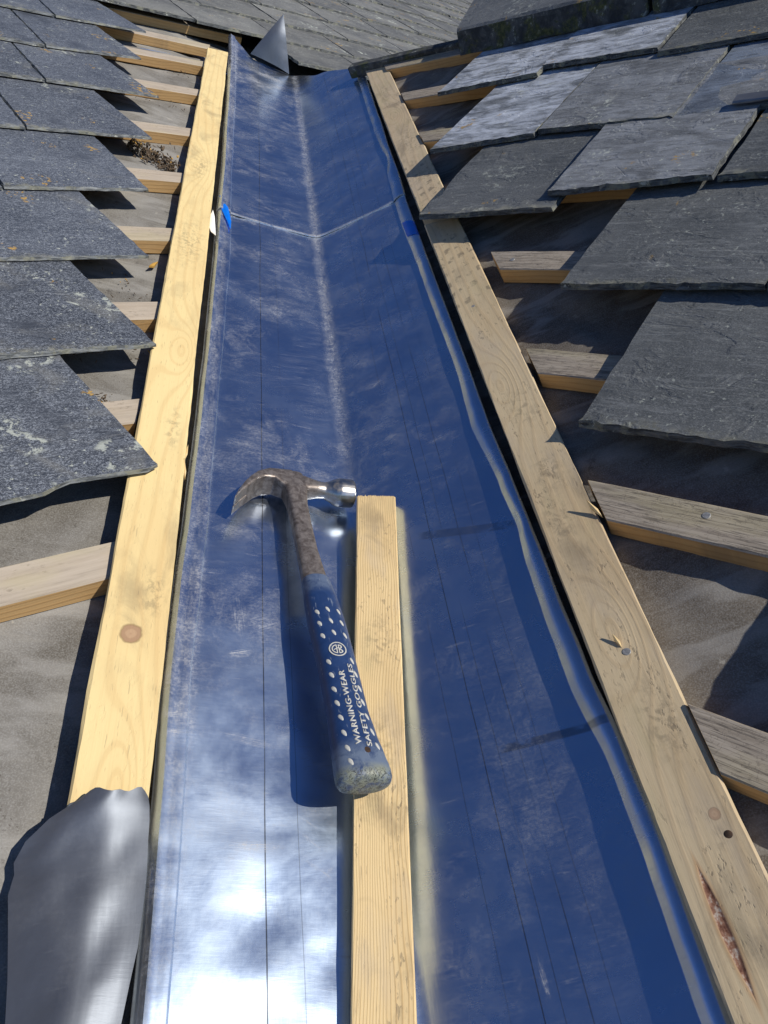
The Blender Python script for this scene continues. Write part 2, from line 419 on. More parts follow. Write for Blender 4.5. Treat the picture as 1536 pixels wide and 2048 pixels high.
    if not scrap:
        wob = b.mul(b.sub(b.noise(b.comb(0.0, b.mul(y, 3), 0.0), 1.0, 2), 0.5), 0.006)
        xs = b.add(x, wob)
        seg = b.noise(b.comb(b.mul(x, 40), b.mul(y, 4.5), 0.0), 1.0, 1)
        for (x0, wdt, a) in ((-0.111, 0.00075, 0.9), (-0.084, 0.0005, 0.45), (0.082, 0.0006, 0.75), (0.095, 0.0005, 0.5), (0.112, 0.0006, 0.6), (0.060, 0.0005, 0.45), (0.128, 0.0005, 0.35)):
            f = b.ss(b.math('ABSOLUTE', b.sub(xs, x0)), wdt * 1.1, wdt * 0.25)
            f = b.mul(f, b.mul(b.ss(seg, 0.32, 0.5), a))
            lines = f if lines is None else b.math('MAXIMUM', lines, f)
        if not upper:
            for (ya, sl_, x0, x1, hw, a) in ((0.337, -0.07, 0.09, 0.185, 0.004, 0.55), (0.612, -0.36, 0.066, 0.17, 0.006, 0.35)):
                yy = b.sub(y, b.add(ya, b.mul(b.sub(x, 0.1), sl_)))
                f = b.mul(b.ss(b.math('ABSOLUTE', yy), hw + 0.001, hw - 0.001), b.mul(b.ss(x, x0, x0 + 0.01), b.ss(x, x1, x1 - 0.005)))
                f = b.mul(f, b.mul(b.ss(b.noise(v, 60, 4), 0.3, 0.5), a))
                lines = b.math('MAXIMUM', lines, f)
    # --- metal
    tint = b.mix(b.ss(cloud, 0.3, 0.7), (0.53, 0.66, 0.86), (0.61, 0.73, 0.89))  # lead grey with extra blue of the reflected sky put in
    if scrap:
        tint = b.mix(b.ss(cloud, 0.3, 0.7), (0.135, 0.15, 0.175), (0.20, 0.22, 0.25))
    rg = b.new('ShaderNodeMapRange', {0: b.noise(wv, 13, 4, 0.6), 1: 0.3, 2: 0.7, 3: 0.20, 4: 0.31}).outputs[0]
    if not scrap:
        rg = b.add(b.add(rg, b.mul(b.sub(hh, 0.5), 0.05)), b.mul(rubbed, 0.13))
    if scrap:
        rg = b.new('ShaderNodeMapRange', {0: cloud, 1: 0.3, 2: 0.7, 3: 0.46, 4: 0.60}).outputs[0]
    if lines is not None:
        tint = b.mix(lines, tint, (0.06, 0.065, 0.075))
    dent = b.add(b.noise(b.map(wv, (11, 13, 9)), 1.0, 2, 0.45), b.mul(wipe1, 0.012))
    fine = b.noise(b.map(v, (400, 60, 100), rot=(0, 0, 0.3)), 1.0, 3, 0.6)
    nrm = b.bump(b.add(b.mul(dent, 1.0), b.add(b.mul(fine, 0.014), b.mul(hh, 0.010))), 0.42, 0.006)
    metal = b.bsdf(tint, rg, 1.0, nrm)
    dust = b.bsdf(dustcol, 0.7, 0.0, nrm, 0.3)
    ms = b.new('ShaderNodeMixShader', {0: d, 1: metal, 2: dust})
    return b.done(ms.outputs[0])


LEAD_A = m_lead('rubbed_sheet_lead')
LEAD_B = m_lead('dusty_sheet_lead', upper=True)
LEAD_S = m_lead('plain_sheet_lead', scrap=True)


def m_felt(name, c0, c1):
    b = NB(name)
    v = b.obj
    n = b.noise(v, 9, 5, 0.65, 0.6)
    f = b.noise(v, 700, 2, 0.6)
    st = b.noise(b.map(v, (20, 140, 20), rot=(0, 0, 0.5)), 1.0, 4, 0.7, 0.4)
    col = b.mix(b.ss(n, 0.3, 0.7), c0, c1)
    col = b.mix(b.mul(b.ss(f, 0.4, 0.7), 0.35), col, (0.34, 0.335, 0.32))
    col = b.mix(b.mul(b.ss(st, 0.5, 0.75), 0.3), col, (0.27, 0.255, 0.225))
    s2 = b.ss(b.noise(v, 26, 5, 0.7), 0.63, 0.69)
    col = b.mix(b.mul(s2, 0.6), col, (0.05, 0.045, 0.04))
    s3 = b.mul(b.ss(b.noise(b.map(v, loc=(5, 2, 1)), 38, 4, 0.7), 0.64, 0.69), b.ss(n, 0.45, 0.6))
    col = b.mix(b.mul(s3, 0.7), col, (0.36, 0.34, 0.29))
    gr = b.ss(b.noise(v, 260, 3, 0.7), 0.60, 0.66)
    gm = b.ss(b.noise(b.map(v, loc=(2, 2, 2)), 12, 3), 0.48, 0.6)
    col = b.mix(b.mul(b.mul(gr, gm), 0.7), col, (0.07, 0.06, 0.05))
    wr = b.noise(b.map(v, (6, 24, 6), rot=(0, 0, 0.9)), 1.0, 3, 0.6, 0.5)
    col = b.mix(b.mul(b.ss(wr, 0.48, 0.62), 0.42), col, (0.33, 0.32, 0.30))
    nrm = b.bump(b.add(b.mul(n, 1.5), b.add(b.mul(f, 0.25), b.mul(st, 0.3))), 0.5, 0.002)
    return b.done(b.bsdf(col, 0.85, 0, nrm, 0.25))


FELT_L = m_felt('grey_roofing_felt', (0.105, 0.095, 0.080), (0.205, 0.196, 0.180))
FELT_R = m_felt('brown_roofing_felt', (0.075, 0.06, 0.045), (0.16, 0.14, 0.115))


def m_plain(name, c0, c1, scale=30, rough=0.5, metal=0.0, bump=0.2, spec=0.5):
    b = NB(name)
    n = b.noise(b.obj, scale, 5, 0.65, 0.3)
    col = b.mix(b.ss(n, 0.3, 0.7), c0, c1)
    return b.done(b.bsdf(col, rough, metal, b.bump(n, bump, 0.001), spec))


TAPE = m_plain('bright_blue_tape', (0.0, 0.13, 0.62), (0.0, 0.16, 0.72), 60, 0.35)
PAPER = m_plain('torn_white_paper', (0.72, 0.71, 0.69), (0.8, 0.79, 0.77), 60, 0.8)
MOSS = m_plain('dried_brown_moss', (0.045, 0.030, 0.018), (0.17, 0.12, 0.075), 160, 0.9)
MOSS_O = m_plain('orange_lichen_crumb', (0.42, 0.23, 0.04), (0.5, 0.3, 0.07), 80, 0.9)
CHIP = m_plain('fresh_wood_splinter', (0.62, 0.43, 0.19), (0.75, 0.57, 0.3), 120, 0.7)
NAIL = m_plain('dull_steel_nail', (0.22, 0.22, 0.22), (0.40, 0.40, 0.39), 400, 0.6, 0.5)
PALE = m_plain('pale_worn_nylon', (0.40, 0.40, 0.37), (0.52, 0.51, 0.46), 500, 0.6)
DARKHOLE = m_plain('rusty_hole', (0.02, 0.012, 0.008), (0.06, 0.03, 0.015), 300, 0.9)
GRASS = m_plain('mown_grass', (0.04, 0.06, 0.02), (0.07, 0.09, 0.035), 2, 0.9)
def m_mortar():
    b = NB('mossy_mortar')
    n = b.noise(b.obj, 34, 6, 0.7, 0.4)
    n2 = b.noise(b.map(b.obj, loc=(3, 1, 2)), 18, 5, 0.7, 0.6)
    n3 = b.noise(b.obj, 110, 4, 0.7)
    col = b.mix(b.ss(n, 0.35, 0.65), (0.028, 0.032, 0.036), (0.085, 0.09, 0.092))
    col = b.mix(b.mul(b.ss(n2, 0.50, 0.60), 0.8), col, b.mix(b.ss(n3, 0.4, 0.6), (0.035, 0.045, 0.012), (0.10, 0.105, 0.035)))
    col = b.mix(b.mul(b.mul(b.ss(n3, 0.54, 0.62), b.ss(n, 0.5, 0.6)), 0.8), col, (0.30, 0.32, 0.28))
    return b.done(b.bsdf(col, 0.85, 0, b.bump(b.add(n, n3), 0.7, 0.004), 0.3))


CEMENT = m_mortar()


def m_grip():
    b = NB('worn_blue_nylon')
    x, y, z = b.xyz(b.obj)
    n = b.noise(b.obj, 90, 5, 0.7, 0.4)
    f = b.noise(b.map(b.obj, (500, 90, 200), rot=(0, 0, 0.4)), 1.0, 3, 0.6)
    col = b.mix(b.ss(n, 0.3, 0.7), (0.008, 0.028, 0.098), (0.014, 0.040, 0.125))
    wear = b.add(b.add(b.ss(y, -0.368, -0.392), b.mul(b.ss(y, -0.200, -0.184), 0.75)), b.mul(b.ss(x, 0.006, 0.02), 0.5))
    col = b.mix(b.mul(b.math('MINIMUM', b.mul(wear, b.ss(n, 0.22, 0.6)), 1.0), 0.7), col, (0.15, 0.19, 0.25))
    col = b.mix(b.mul(b.ss(f, 0.62, 0.72), 0.4), col, (0.30, 0.34, 0.38))
    butt = b.mul(b.ss(y, -0.395, -0.404), b.ss(n, 0.35, 0.6))
    col = b.mix(butt, col, (0.20, 0.215, 0.17))
    crk = b.mul(b.ss(y, -0.399, -0.406), b.ss(b.math('ABSOLUTE', b.sub(b.noise(b.map(b.obj, (1, 1, 1)), 130, 3, 0.7, 1.5), 0.5)), 0.035, 0.012))
    col = b.mix(b.mul(crk, 0.85), col, (0.02, 0.022, 0.022))
    return b.done(b.bsdf(col, 0.5, 0, b.bump(b.sub(n, b.mul(crk, 1.0)), 0.25, 0.0008), 0.4))


GRIP = m_grip()


def m_steel():
    b = NB('browned_forged_steel')
    x, y, z = b.xyz(b.obj)
    n = b.noise(b.obj, 130, 5, 0.7, 0.5)
    st = b.noise(b.map(b.obj, (300, 40, 100)), 1.0, 4, 0.7)
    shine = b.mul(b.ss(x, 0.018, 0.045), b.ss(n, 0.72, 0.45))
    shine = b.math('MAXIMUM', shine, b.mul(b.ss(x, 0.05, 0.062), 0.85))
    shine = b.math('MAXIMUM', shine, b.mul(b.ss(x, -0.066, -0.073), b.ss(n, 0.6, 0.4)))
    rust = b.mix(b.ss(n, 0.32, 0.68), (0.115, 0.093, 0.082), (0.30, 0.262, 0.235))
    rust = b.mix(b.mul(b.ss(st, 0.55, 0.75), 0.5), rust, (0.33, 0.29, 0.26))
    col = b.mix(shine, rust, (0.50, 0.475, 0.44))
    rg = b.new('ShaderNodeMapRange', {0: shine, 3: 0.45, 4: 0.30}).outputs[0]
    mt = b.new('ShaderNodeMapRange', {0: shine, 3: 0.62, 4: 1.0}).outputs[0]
    return b.done(b.bsdf(col, rg, mt, b.bump(b.add(n, b.mul(st, 0.3)), 0.22, 0.0008)))


STEEL = m_steel()


# ------------------------------------------------------------------ object helpers
WORLD = {}


def place(o, mw, parent=None):
    WORLD[o] = mw
    if parent is not None:
        o.parent = parent
        o.matrix_basis = WORLD[parent].inverted() @ mw
    else:
        o.matrix_basis = mw


def tag(o, label=None, cat=None, group=None, kind=None):
    for k, v in (('label', label), ('category', cat), ('group', group), ('kind', kind)):
        if v:
            o[k] = v
    return o


def thing(name, mw, label, cat, group=None, kind=None):
    o = bpy.data.objects.new(name, None)
    o.empty_display_size = 0.05
    COL.objects.link(o)
    place(o, mw)
    return tag(o, label, cat, group, kind)


def link(name, me, mw, parent=None):
    o = bpy.data.objects.new(name, me)
    COL.objects.link(o)
    place(o, mw, parent)
    return o


def mesh_from_bm(name, bm, mats, smooth=False):
    me = bpy.data.meshes.new(name)
    bm.normal_update()
    bm.to_mesh(me)
    bm.free()
    for m in (mats if isinstance(mats, (list, tuple)) else [mats]):
        me.materials.append(m)
    if smooth:
        me.polygons.foreach_set('use_smooth', [True] * len(me.polygons))
    return me


def frame(o, x, y, z):
    m = Matrix((x, y, z)).transposed().to_4x4()
    m.translation = o
    return m


def PL(p, q, off=0.0):
    v = p * math.cos(AL) + q * math.sin(AL)
    w_ = -p * math.sin(AL) + q * math.cos(AL)
    return Vector((-w_ * math.cos(TL), v, w_ * math.sin(TL))) + NL * off


def PR(p, q, off=0.0):
    v = p * math.cos(AR) + q * math.sin(AR)
    w_ = -p * math.sin(AR) + q * math.cos(AR)
    return Vector((w_ * math.cos(TR), v, w_ * math.sin(TR))) + NR * off


XL = (PL(1, 0) - PL(0, 0)).normalized()
YL = (PL(0, 1) - PL(0, 0)).normalized()
XR = (PR(-1, 0) - PR(0, 0)).normalized()
YR = (PR(0, 1) - PR(0, 0)).normalized()


def frL(p, q, off): return MW @ frame(PL(p, q, off), XL, YL, NL)
def frR(p, q, off): return MW @ frame(PR(p, q, off), XR, YR, NR)


def wave(t, seed, a=1.0):
    return a * noise.noise(Vector((t, seed * 3.7, seed * 1.3)))


def beam_bm(x0, x1, W, T, ch=0.0015, step=0.04, jit=0.0005, cut0=0.0, cut1=0.0, seed=0.0, twist=0.0, topslot=0, sideslot=1):
    """sawn timber along x, y centred, resting on z = 0; cut0/cut1 shear the ends"""
    bm = bmesh.new()
    n = max(2, int((x1 - x0) / step) + 1)
    ring = [(-W / 2, ch), (-W / 2, T - ch), (-W / 2 + ch, T), (W / 2 - ch, T), (W / 2, T - ch), (W / 2, ch), (W / 2 - ch, 0), (-W / 2 + ch, 0)]
    rows = []
    for i in range(n + 1):
        t = i / n
        x = x0 + (x1 - x0) * t
        row = []
        for k, (y, z) in enumerate(ring):
            xx = x + (cut0 * (1 - t) + cut1 * t) * y
            dy = wave(x * 9, seed + k * 0.37, jit) + wave(x * 60, seed + k, jit * 0.5)
            dz = wave(x * 9, seed + 5 + k * 0.37, jit) if z > T / 2 else 0
            row.append(bm.verts.new((xx, y + dy, z + dz + twist * y * (t - .5))))
        rows.append(row)
    for i in range(n):
        for k in range(8):
            k2 = (k + 1) % 8
            f = bm.faces.new((rows[i][k], rows[i + 1][k], rows[i + 1][k2], rows[i][k2]))
            f.material_index = topslot if k in (1, 2, 3) else sideslot
    bm.faces.new(rows[0]).material_index = sideslot
    bm.faces.new(list(reversed(rows[-1]))).material_index = sideslot
    bmesh.ops.recalc_face_normals(bm, faces=bm.faces)
    return bm


def disc_bm(r, h, n=14, dome=0.3):
    bm = bmesh.new()
    a = [bm.verts.new((r * math.cos(i * 2 * math.pi / n), r * math.sin(i * 2 * math.pi / n), 0)) for i in range(n)]
    b_ = [bm.verts.new((v.co.x * .86, v.co.y * .86, h)) for v in a]
    c = bm.verts.new((0, 0, h * (1 + dome)))
    for i in range(n):
        j = (i + 1) % n
        bm.faces.new((a[i], a[j], b_[j], b_[i]))
        bm.faces.new((b_[i], b_[j], c))
    return bm


NAIL_ME = mesh_from_bm('nail', disc_bm(0.0034, 0.0007, 16, 0.05), NAIL, False)


def slate_me(name, outline, th, mat, seed, rough=0.0012, chip=0.004, step=0.009):
    """a split slate: ragged outline (x along the course, y up the slope), dressed edges,
    thickness th, its underside on z = 0. The first outline edge is the tail."""
    pts = []
    N = len(outline)
    for i in range(N):
        a, c = Vector(outline[i]), Vector(outline[(i + 1) % N])
        d = c - a
        L = d.length
        nrm = Vector((d.y, -d.x)) / max(L, 1e-6)      # outward for CCW
        st = step if i in (0, 1) or i == N - 1 else step * 3
        k = max(1, int(L / st))
        amp = rough * (1.6 if i == 0 else 1.0)
        for j in range(k):
            t = j / k
            p = a + d * t
            s_ = wave(t * L * 30, seed + i, amp) + wave(t * L * 110, seed + i + 9, amp * .8)
            pts.append((p + nrm * s_, nrm, chip * (1.0 if i == 0 else 0.55), t * L, i))
    bm = bmesh.new()
    lo, hi = [], []
    for (p, nrm, ch, s_, i) in pts:
        c = ch * (0.35 + 0.9 * abs(wave(s_ * 45, seed + i * 2.1 + 3)) + 0.9 * max(0, wave(s_ * 120, seed + i + 7)))
        q = p - nrm * c
        wz = wave(p.x * 9 + p.y * 5, seed + 4, 0.0008)
        lo.append(bm.verts.new((p.x, p.y, 0)))
        hi.append(bm.verts.new((q.x, q.y, th + wz)))
    n = len(lo)
    for i in range(n):
        j = (i + 1) % n
        bm.faces.new((lo[i], lo[j], hi[j], hi[i])).material_index = 1
    f = bm.faces.new(hi)
    f.material_index = 0
    g = bm.faces.new(list(reversed(lo)))
    g.material_index = 1
    bmesh.ops.triangulate(bm, faces=[f, g])
    return mesh_from_bm(name, bm, [mat, EDGE_L if mat is SLATE_L else EDGE])


# ------------------------------------------------------------------ ground far below
bm = bmesh.new()
bmesh.ops.create_grid(bm, x_segments=8, y_segments=8, size=220)
g = link('ground', mesh_from_bm('ground', bm, GRASS), Matrix.Translation((0, 0, -4.5)))
tag(g, kind='structure')

# ------------------------------------------------------------------ the two roofs
roofL = thing('slate_roof', MW, 'speckled blue-grey slate roof with pale sunlit battens and cut slates, carrying on behind the valley head', 'roof')
roofR = thing('slate_roof', MW @ Matrix.Translation((0.3, 0.6, 0.14)), 'dark grey-green slate roof with shaded orange batten sides under a mossy ridge tile', 'roof')


def felt(name, PF, A, q0, q1, t0, tf, mat, parent, nq, nt, sag, seed):
    bm = bmesh.new()
    rows = []
    ca = math.cos(A) / math.sin(A)
    for i in range(nq + 1):
        q = q0 + (q1 - q0) * i / nq
        row = []
        for j in range(nt + 1):
            f = (j / nt) ** 1.6
            t = t0 + (tf - t0) * f
            p = q * ca - t
            s_ = sag * noise.noise(Vector((p * 6 + seed, q * 11, seed))) + sag * .5 * noise.noise(Vector((p * 26 + q * 12, q * 30 - p * 9, seed)))
            row.append(bm.verts.new(PF(p, q, -0.003 - 0.024 * min(1, max(0, (0.245 - t * math.sin(A)) / 0.02)) + s_ * min(1, max(0, (t - .15) * 6)))))
        rows.append(row)
    for i in range(nq):
        for j in range(nt):
            bm.faces.new((rows[i][j], rows[i][j + 1], rows[i + 1][j + 1], rows[i + 1][j]))
    bmesh.ops.recalc_face_normals(bm, faces=bm.faces)
    bm.normal_update()
    if sum(f.normal.z for f in bm.faces) < 0:
        bmesh.ops.reverse_faces(bm, faces=bm.faces)
    return link(name, mesh_from_bm(name, bm, mat, True), MW, parent)


felt('underlay', PL, AL, -1.5, 2.38, 0.0, 3.2, FELT_L, roofL, 220, 90, 0.005, 1.0)
felt('underlay', PL, AL, 2.38, 6.5, -5.0, 3.0, FELT_L, roofL, 60, 60, 0.002, 2.0)
felt('underlay', PR, AR, -1.5, 1.835, 0.0, 3.0, FELT_R, roofR, 200, 110, 0.0085, 3.0)

# battens: (q of the upper edge, w of the cut end, tilt)
for i, (qf, pe, run) in enumerate(((0.632, 0.034, 1.6), (0.852, 0.150, 1.6), (1.070, 0.270, 1.6), (1.299, 0.394, 1.6), (1.530, 0.519, 1.6),
                                   (1.768, 0.651, 1.6), (2.036, 0.794, 1.6), (2.274, 0.921, 1.6), (2.448, 1.021, 1.6), (2.650, 1.235, 2.2))):
    W = 0.0445
    cut = math.cos(AL) / math.sin(AL)
    tops = BAT_TOP
    dq = {0: 0.004, 1: -0.001}.get(i, 0.0)
    me = mesh_from_bm('batten', beam_bm(-run, -cut * W / 2, W, 0.025, 0.0015, 0.03, 0.0007, 0, cut, seed=i * 2.3), [tops, BAT_SIDE])
    M_ = frL(pe, qf - W / 2, -0.0015) @ Matrix.Rotation({0: R_(1.2), 8: R_(-1.5)}.get(i, 0), 4, 'Z')
    bt = link('batten', me, M_, roofL)
    if i == 0:
        for (nx, ny) in ((-0.045, 0.0), (-0.096, -0.006), (-0.118, -0.014)):
            link('nail', NAIL_ME, M_ @ Matrix.Translation((nx, ny, 0.0245)) @ Matrix.Scale(0.75, 4), bt)

for i, (qf, pe, run) in enumerate(((0.411, 0.023, 1.4), (0.611, 0.208, 1.4), (0.803, 0.390, 1.4), (1.010, 0.567, 1.4), (1.215, 0.78, 1.4), (1.430, 0.999, 1.4),
                                   (1.640, 1.199, 1.4), (1.838, 1.401, 1.4))):
    W = 0.0445
    cut = -math.cos(AR) / math.sin(AR)
    me = mesh_from_bm('batten', beam_bm(-cut * W / 2, run, W, 0.025, 0.0015, 0.03, 0.0007, cut, 0, seed=i * 3.1 + 40), [BAT_TOPR, BAT_SIDE])
    M_ = frR(pe, qf - W / 2, -0.0015)
    bt = link('batten', me, M_, roofR)
    for (k, nx, ny) in ((1, 0.130, 0.008), (3, 0.052, 0.001)):
        if k == i:
            link('nail', NAIL_ME, M_ @ Matrix.Translation((nx, ny, 0.0246)) @ Matrix.Scale(1.25, 4), bt)

TILT_L, OFF_L, TH_L = 0.032, 0.0402, 0.0046
TILT_R, OFF_R, TH_R = 0.046, 0.0450, 0.0076


def slateL(outline, parent, mat=SLATE_L, th=TH_L, lift=0.0, tilt=TILT_L, label=None, seed=None, **kw):
    """outline in (p, q), first edge is the tail, counter-clockwise seen from above"""
    p0 = sum(o[0] for o in outline[:2]) / 2
    q0 = min(o[1] for o in outline)
    me = slate_me('slate', [(p - p0, q - q0) for p, q in outline], th, mat, seed if seed is not None else rnd.uniform(0, 90), **kw)
    o = link('slate', me, frL(p0, q0, OFF_L + lift) @ Matrix.Rotation(-math.atan(tilt), 4, 'X'), parent)
    if label:
        o['label'] = label
    return o


def slateR(outline, parent, mat=SLATE_R, th=TH_R, lift=0.0, tilt=TILT_R, label=None, seed=None, rot=0.0, **kw):
    p0 = sum(o[0] for o in outline[:2]) / 2
    q0 = min(o[1] for o in outline)
    me = slate_me('slate', [(-(p - p0), q - q0) for p, q in outline], th, mat, seed if seed is not None else rnd.uniform(0, 90), chip=0.005, **kw)
    o = link('slate', me, frR(p0, q0, OFF_R + lift) @ Matrix.Rotation(-math.atan(tilt), 4, 'X') @ Matrix.Rotation(rot, 4, 'Y'), parent)
    if label:
        o['label'] = label
    return o


# speckled slates beside the bare battens: tail line, tip, cut edge
rowsL = [  # (joint p, tail q at joint, tip p, tail q at tip, cut top p, cut top q)
    (-0.141, 0.672, 0.107, 0.706, 0.074, 0.960),
    (-0.045, 0.923, 0.203, 0.934, 0.160, 1.21),
    (0.042, 1.145, 0.290, 1.165, 0.258, 1.42),
    (0.140, 1.366, 0.388, 1.398, 0.374, 1.68),
    (0.249, 1.612, 0.494, 1.632, 0.465, 1.89),
    (0.366, 1.868, 0.613, 1.876, 0.568, 2.13),
    (0.438, 2.090, 0.677, 2.130, 0.647, 2.37),
    (0.541, 2.338, 0.788, 2.366, 0.738, 2.585),
]
for i, (pj, qj, pt, qt, pc, qc) in enumerate(rowsL):
    H = 0.40
    ex = (pc - pt) / (qc - qt)
    if i == 0:
        out = [(-0.19, 0.664), (-0.06, 0.688), (-0.016, 0.692), (-0.004, 0.7), (0.012, 0.7035), (0.06, 0.7035), (0.095, 0.703), (0.108, 0.709), (0.1065, 0.715),
               (0.082, 0.915), (0.074, 0.975), (0.05, 1.08), (-0.19, 1.06)]
        slateL(out, roofL, seed=3.0, lift=0.002, rough=0.002, label='slate with a chipped slanting tail, lowest of the cut slates')
    else:
        out = [(pj + .0015, qj), (pt, qt), (pt + ex * H, qt + H), (pj + .0015, qj + H)]
        slateL(out, roofL, seed=i * 4.7 + 1)
    e = -0.19 if i == 0 else pj
    for k in range(2):
        wd = (0.262, 0.281)[k] + rnd.uniform(-.012, .012)
        dq = rnd.uniform(-.006, .004)
        qa = (0.640 if i == 0 else qj) + dq
        slateL([(e - wd, qa - .004), (e - .0015, qa), (e - .0015, qa + H), (e - wd, qa + H - .004)], roofL)
        e -= wd + .002

# far part of the same roof
far_me = []
for k in range(7):
    wd = 0.30
    o_ = [(-wd / 2, 0), (wd / 2, rnd.uniform(-.006, .006)), (wd / 2, 0.42), (-wd / 2, 0.42)]
    far_me.append(slate_me('slate', o_, 0.0075, SLATE_F, 100 + k * 3.3, rough=0.003, chip=0.006, step=0.012))
nfar = 0
for r in range(13):
    q = 2.352 + r * 0.222
    p = {0: 1.275, 1: 0.43}.get(r, 0.45 + r * 0.2 + (r % 2) * 0.15 - .3)
    pend = min(4.9, 2.3 + r * 0.42)
    while p < pend:
        me = far_me[rnd.randrange(7)]
        dz = rnd.uniform(0, 0.002)
        M_ = frL(p + .15, q + rnd.uniform(-.007, .007), OFF_L + dz) @ Matrix.Rotation(-math.atan(TILT_L), 4, 'X') @ Matrix.Rotation(rnd.uniform(-.008, .008), 4, 'Z')
        link('slate', me, M_, roofL)
        p += 0.302
        nfar += 1

# grey-green slates
HR = 0.40
Rr = [  # (tip p, tip q, joint p, joint q, head q, lift, rot)
    (1.006, 1.533, 0.763, 1.545, 1.80, 0.0, 0),
    (0.7655, 1.570, 0.522, 1.556, 1.80, 0.001, 0),
    (0.518, 1.538, 0.262, 1.537, 1.80, 0.0, 0),
    (0.259, 1.541, 0.005, 1.540, 1.80, 0.001, 0),
    (0.002, 1.541, -0.26, 1.540, 1.80, 0.001, 0),
    (0.864, 1.289, 0.641, 1.306, 1.69, 0.0, 0),
    (0.637, 1.312, 0.391, 1.300, 1.69, 0.002, 0),
    (0.388, 1.303, 0.146, 1.309, 1.69, 0.0, 0),
    (0.142, 1.306, -0.11, 1.306, 1.69, 0.001, 0),
    (0.506, 1.101, 0.264, 1.119, 1.48, 0.009, 0),
    (0.260, 1.124, 0.015, 1.133, 1.48, 0.002, 0),
    (0.012, 1.124, -0.24, 1.13, 1.48, 0.002, 0),
    (0.379, 0.894, 0.126, 0.903, 1.28, 0.0, 0),
    (0.123, 0.90, -0.12, 0.904, 1.28, 0.001, 0),
    (0.246, 0.671, -0.012, 0.679, 1.07, -0.012, 0),
    (-0.016, 0.676, -0.27, 0.679, 1.07, 0.001, 0),
    (-0.082, 0.452, -0.31, 0.455, 0.86, 0.001, 0),
]
for i, (pt, qt, pj, qj, qh, lift, rot) in enumerate(Rr):
    j_ = 0.004
    slateR(tilt=0.020 if lift < 0 else TILT_R, outline=[(pt, qt), (pj, qj), (pj + rnd.uniform(-j_, j_), qh), (pt + rnd.uniform(-.003, .003), qh), (pt + rnd.uniform(-.002, .004), qt + 0.03)], parent=roofR, lift=lift, rot=rot, mat={0: SLATE_P, 1: SLATE_P, 5: SLATE_P, 6: SLATE_M, 7: SLATE_B, 9: SLATE_M}.get(i, SLATE_R),
           seed=200 + i * 2.9, rough=0.0016)
slateR([(0.742, 1.072), (0.70, 1.070), (0.485, 1.076), (0.487, 1.47), (0.745, 1.47), (0.748, 1.20), (0.735, 1.135), (0.747, 1.115), (0.741, 1.095)], roofR, seed=77.7, rough=0.0018,
       label='slipped slate with a broken corner, its tip overhanging the joint of the two boards')
# small lead clip under the bright slate at the frame edge
bm = beam_bm(0, 0.09, 0.022, 0.006, 0.002, 0.01, 0.0006)
link('lead_clip', mesh_from_bm('lead_clip', bm, LEAD_S), frR(0.305, 1.318, 0.056), roofR)

# ridge of the dormer: exposed ridge board with its lead strip, then thick ridge tiles
b2w = (MW.to_3x3() @ -XR)
ridge_bm = beam_bm(-1.5, 1.52, 0.030, 0.030, 0.003, 0.05, 0.0012, seed=9)
link('ridge_board', mesh_from_bm('ridge_board', ridge_bm, [CEMENT, CEMENT]), frR(0, 1.842, -0.008) @ Matrix.Scale(-1, 4, (1, 0, 0)) if False else frR(0, 1.842, 0.006) @ Matrix.Rotation(math.pi, 4, 'Z'), roofR)
# hidden slope behind the ridge
dwn = (MW.to_3x3() @ YR)
dwn = Vector((dwn.x, dwn.y, -dwn.z))
rp = [MW @ PR(1.5, 1.85, -0.02), MW @ PR(-2.2, 1.85, -0.02)]
bm = bmesh.new()
vs = [bm.verts.new(rp[0]), bm.verts.new(rp[1]), bm.verts.new(rp[1] + dwn * 1.8), bm.verts.new(rp[0] + dwn * 0.05)]
bm.faces.new(vs)
link('roof_deck', mesh_from_bm('roof_deck', bm, SLATE_F), Matrix.Identity(4), roofR)


def ridge_tile(p1, p0, seed):
    """a thick half of an angled ridge tile lying from p0 to p1 with a wing each side"""
    bm = bmesh.new()
    n = 14
    prof = [(1.722, 0.046), (1.728, 0.055), (1.742, 0.090), (1.750, 0.0935), (1.80, 0.0945), (1.93, 0.096), (1.945, 0.090)]
    rows = []
    for i in range(n + 1):
        p = p0 + (p1 - p0) * i / n
        row = []
        for k, (q, o) in enumerate(prof):
            dd = 0.0035 if k in (0, 1) else 0.0015
            pp = p + (0.30 * (q - 1.742) * (1 if i == n else 0))
            row.append(bm.verts.new(PR(pp, q + wave(p * 28, seed + k, dd), o + wave(p * 20, seed + k + 4, dd * .7))))
        # back wing falls away behind the apex
        ap = PR(p, 1.945, 0.090)
        dl = MW.to_3x3().inverted() @ dwn
        for t, u in ((0.16, 0.0), (0.16, 0.03)):
            row.append(bm.verts.new(ap + dl * t + Vector((0, 0, -u))))
        row.append(bm.verts.new(PR(p, 1.89, 0.045)))
        rows.append(row)
    for i in range(n):
        for k in range(len(rows[0])):
            k2 = (k + 1) % len(rows[0])
            f = bm.faces.new((rows[i][k], rows[i + 1][k], rows[i + 1][k2], rows[i][k2]))
            f.material_index = 1 if k in (0, 1, 8, 9) else 0
    bm.faces.new(rows[0]).material_index = 1
    bm.faces.new(list(reversed(rows[-1]))).material_index = 1
    bmesh.ops.recalc_face_normals(bm, faces=bm.faces)
    return link('ridge_tile', mesh_from_bm('ridge_tile', bm, [SLATE_R, CEMENT]), MW, roofR)


ridge_tile(1.069, 0.615, 1.0)
ridge_tile(0.608, 0.15, 2.0)
ridge_tile(0.143, -0.31, 3.0)

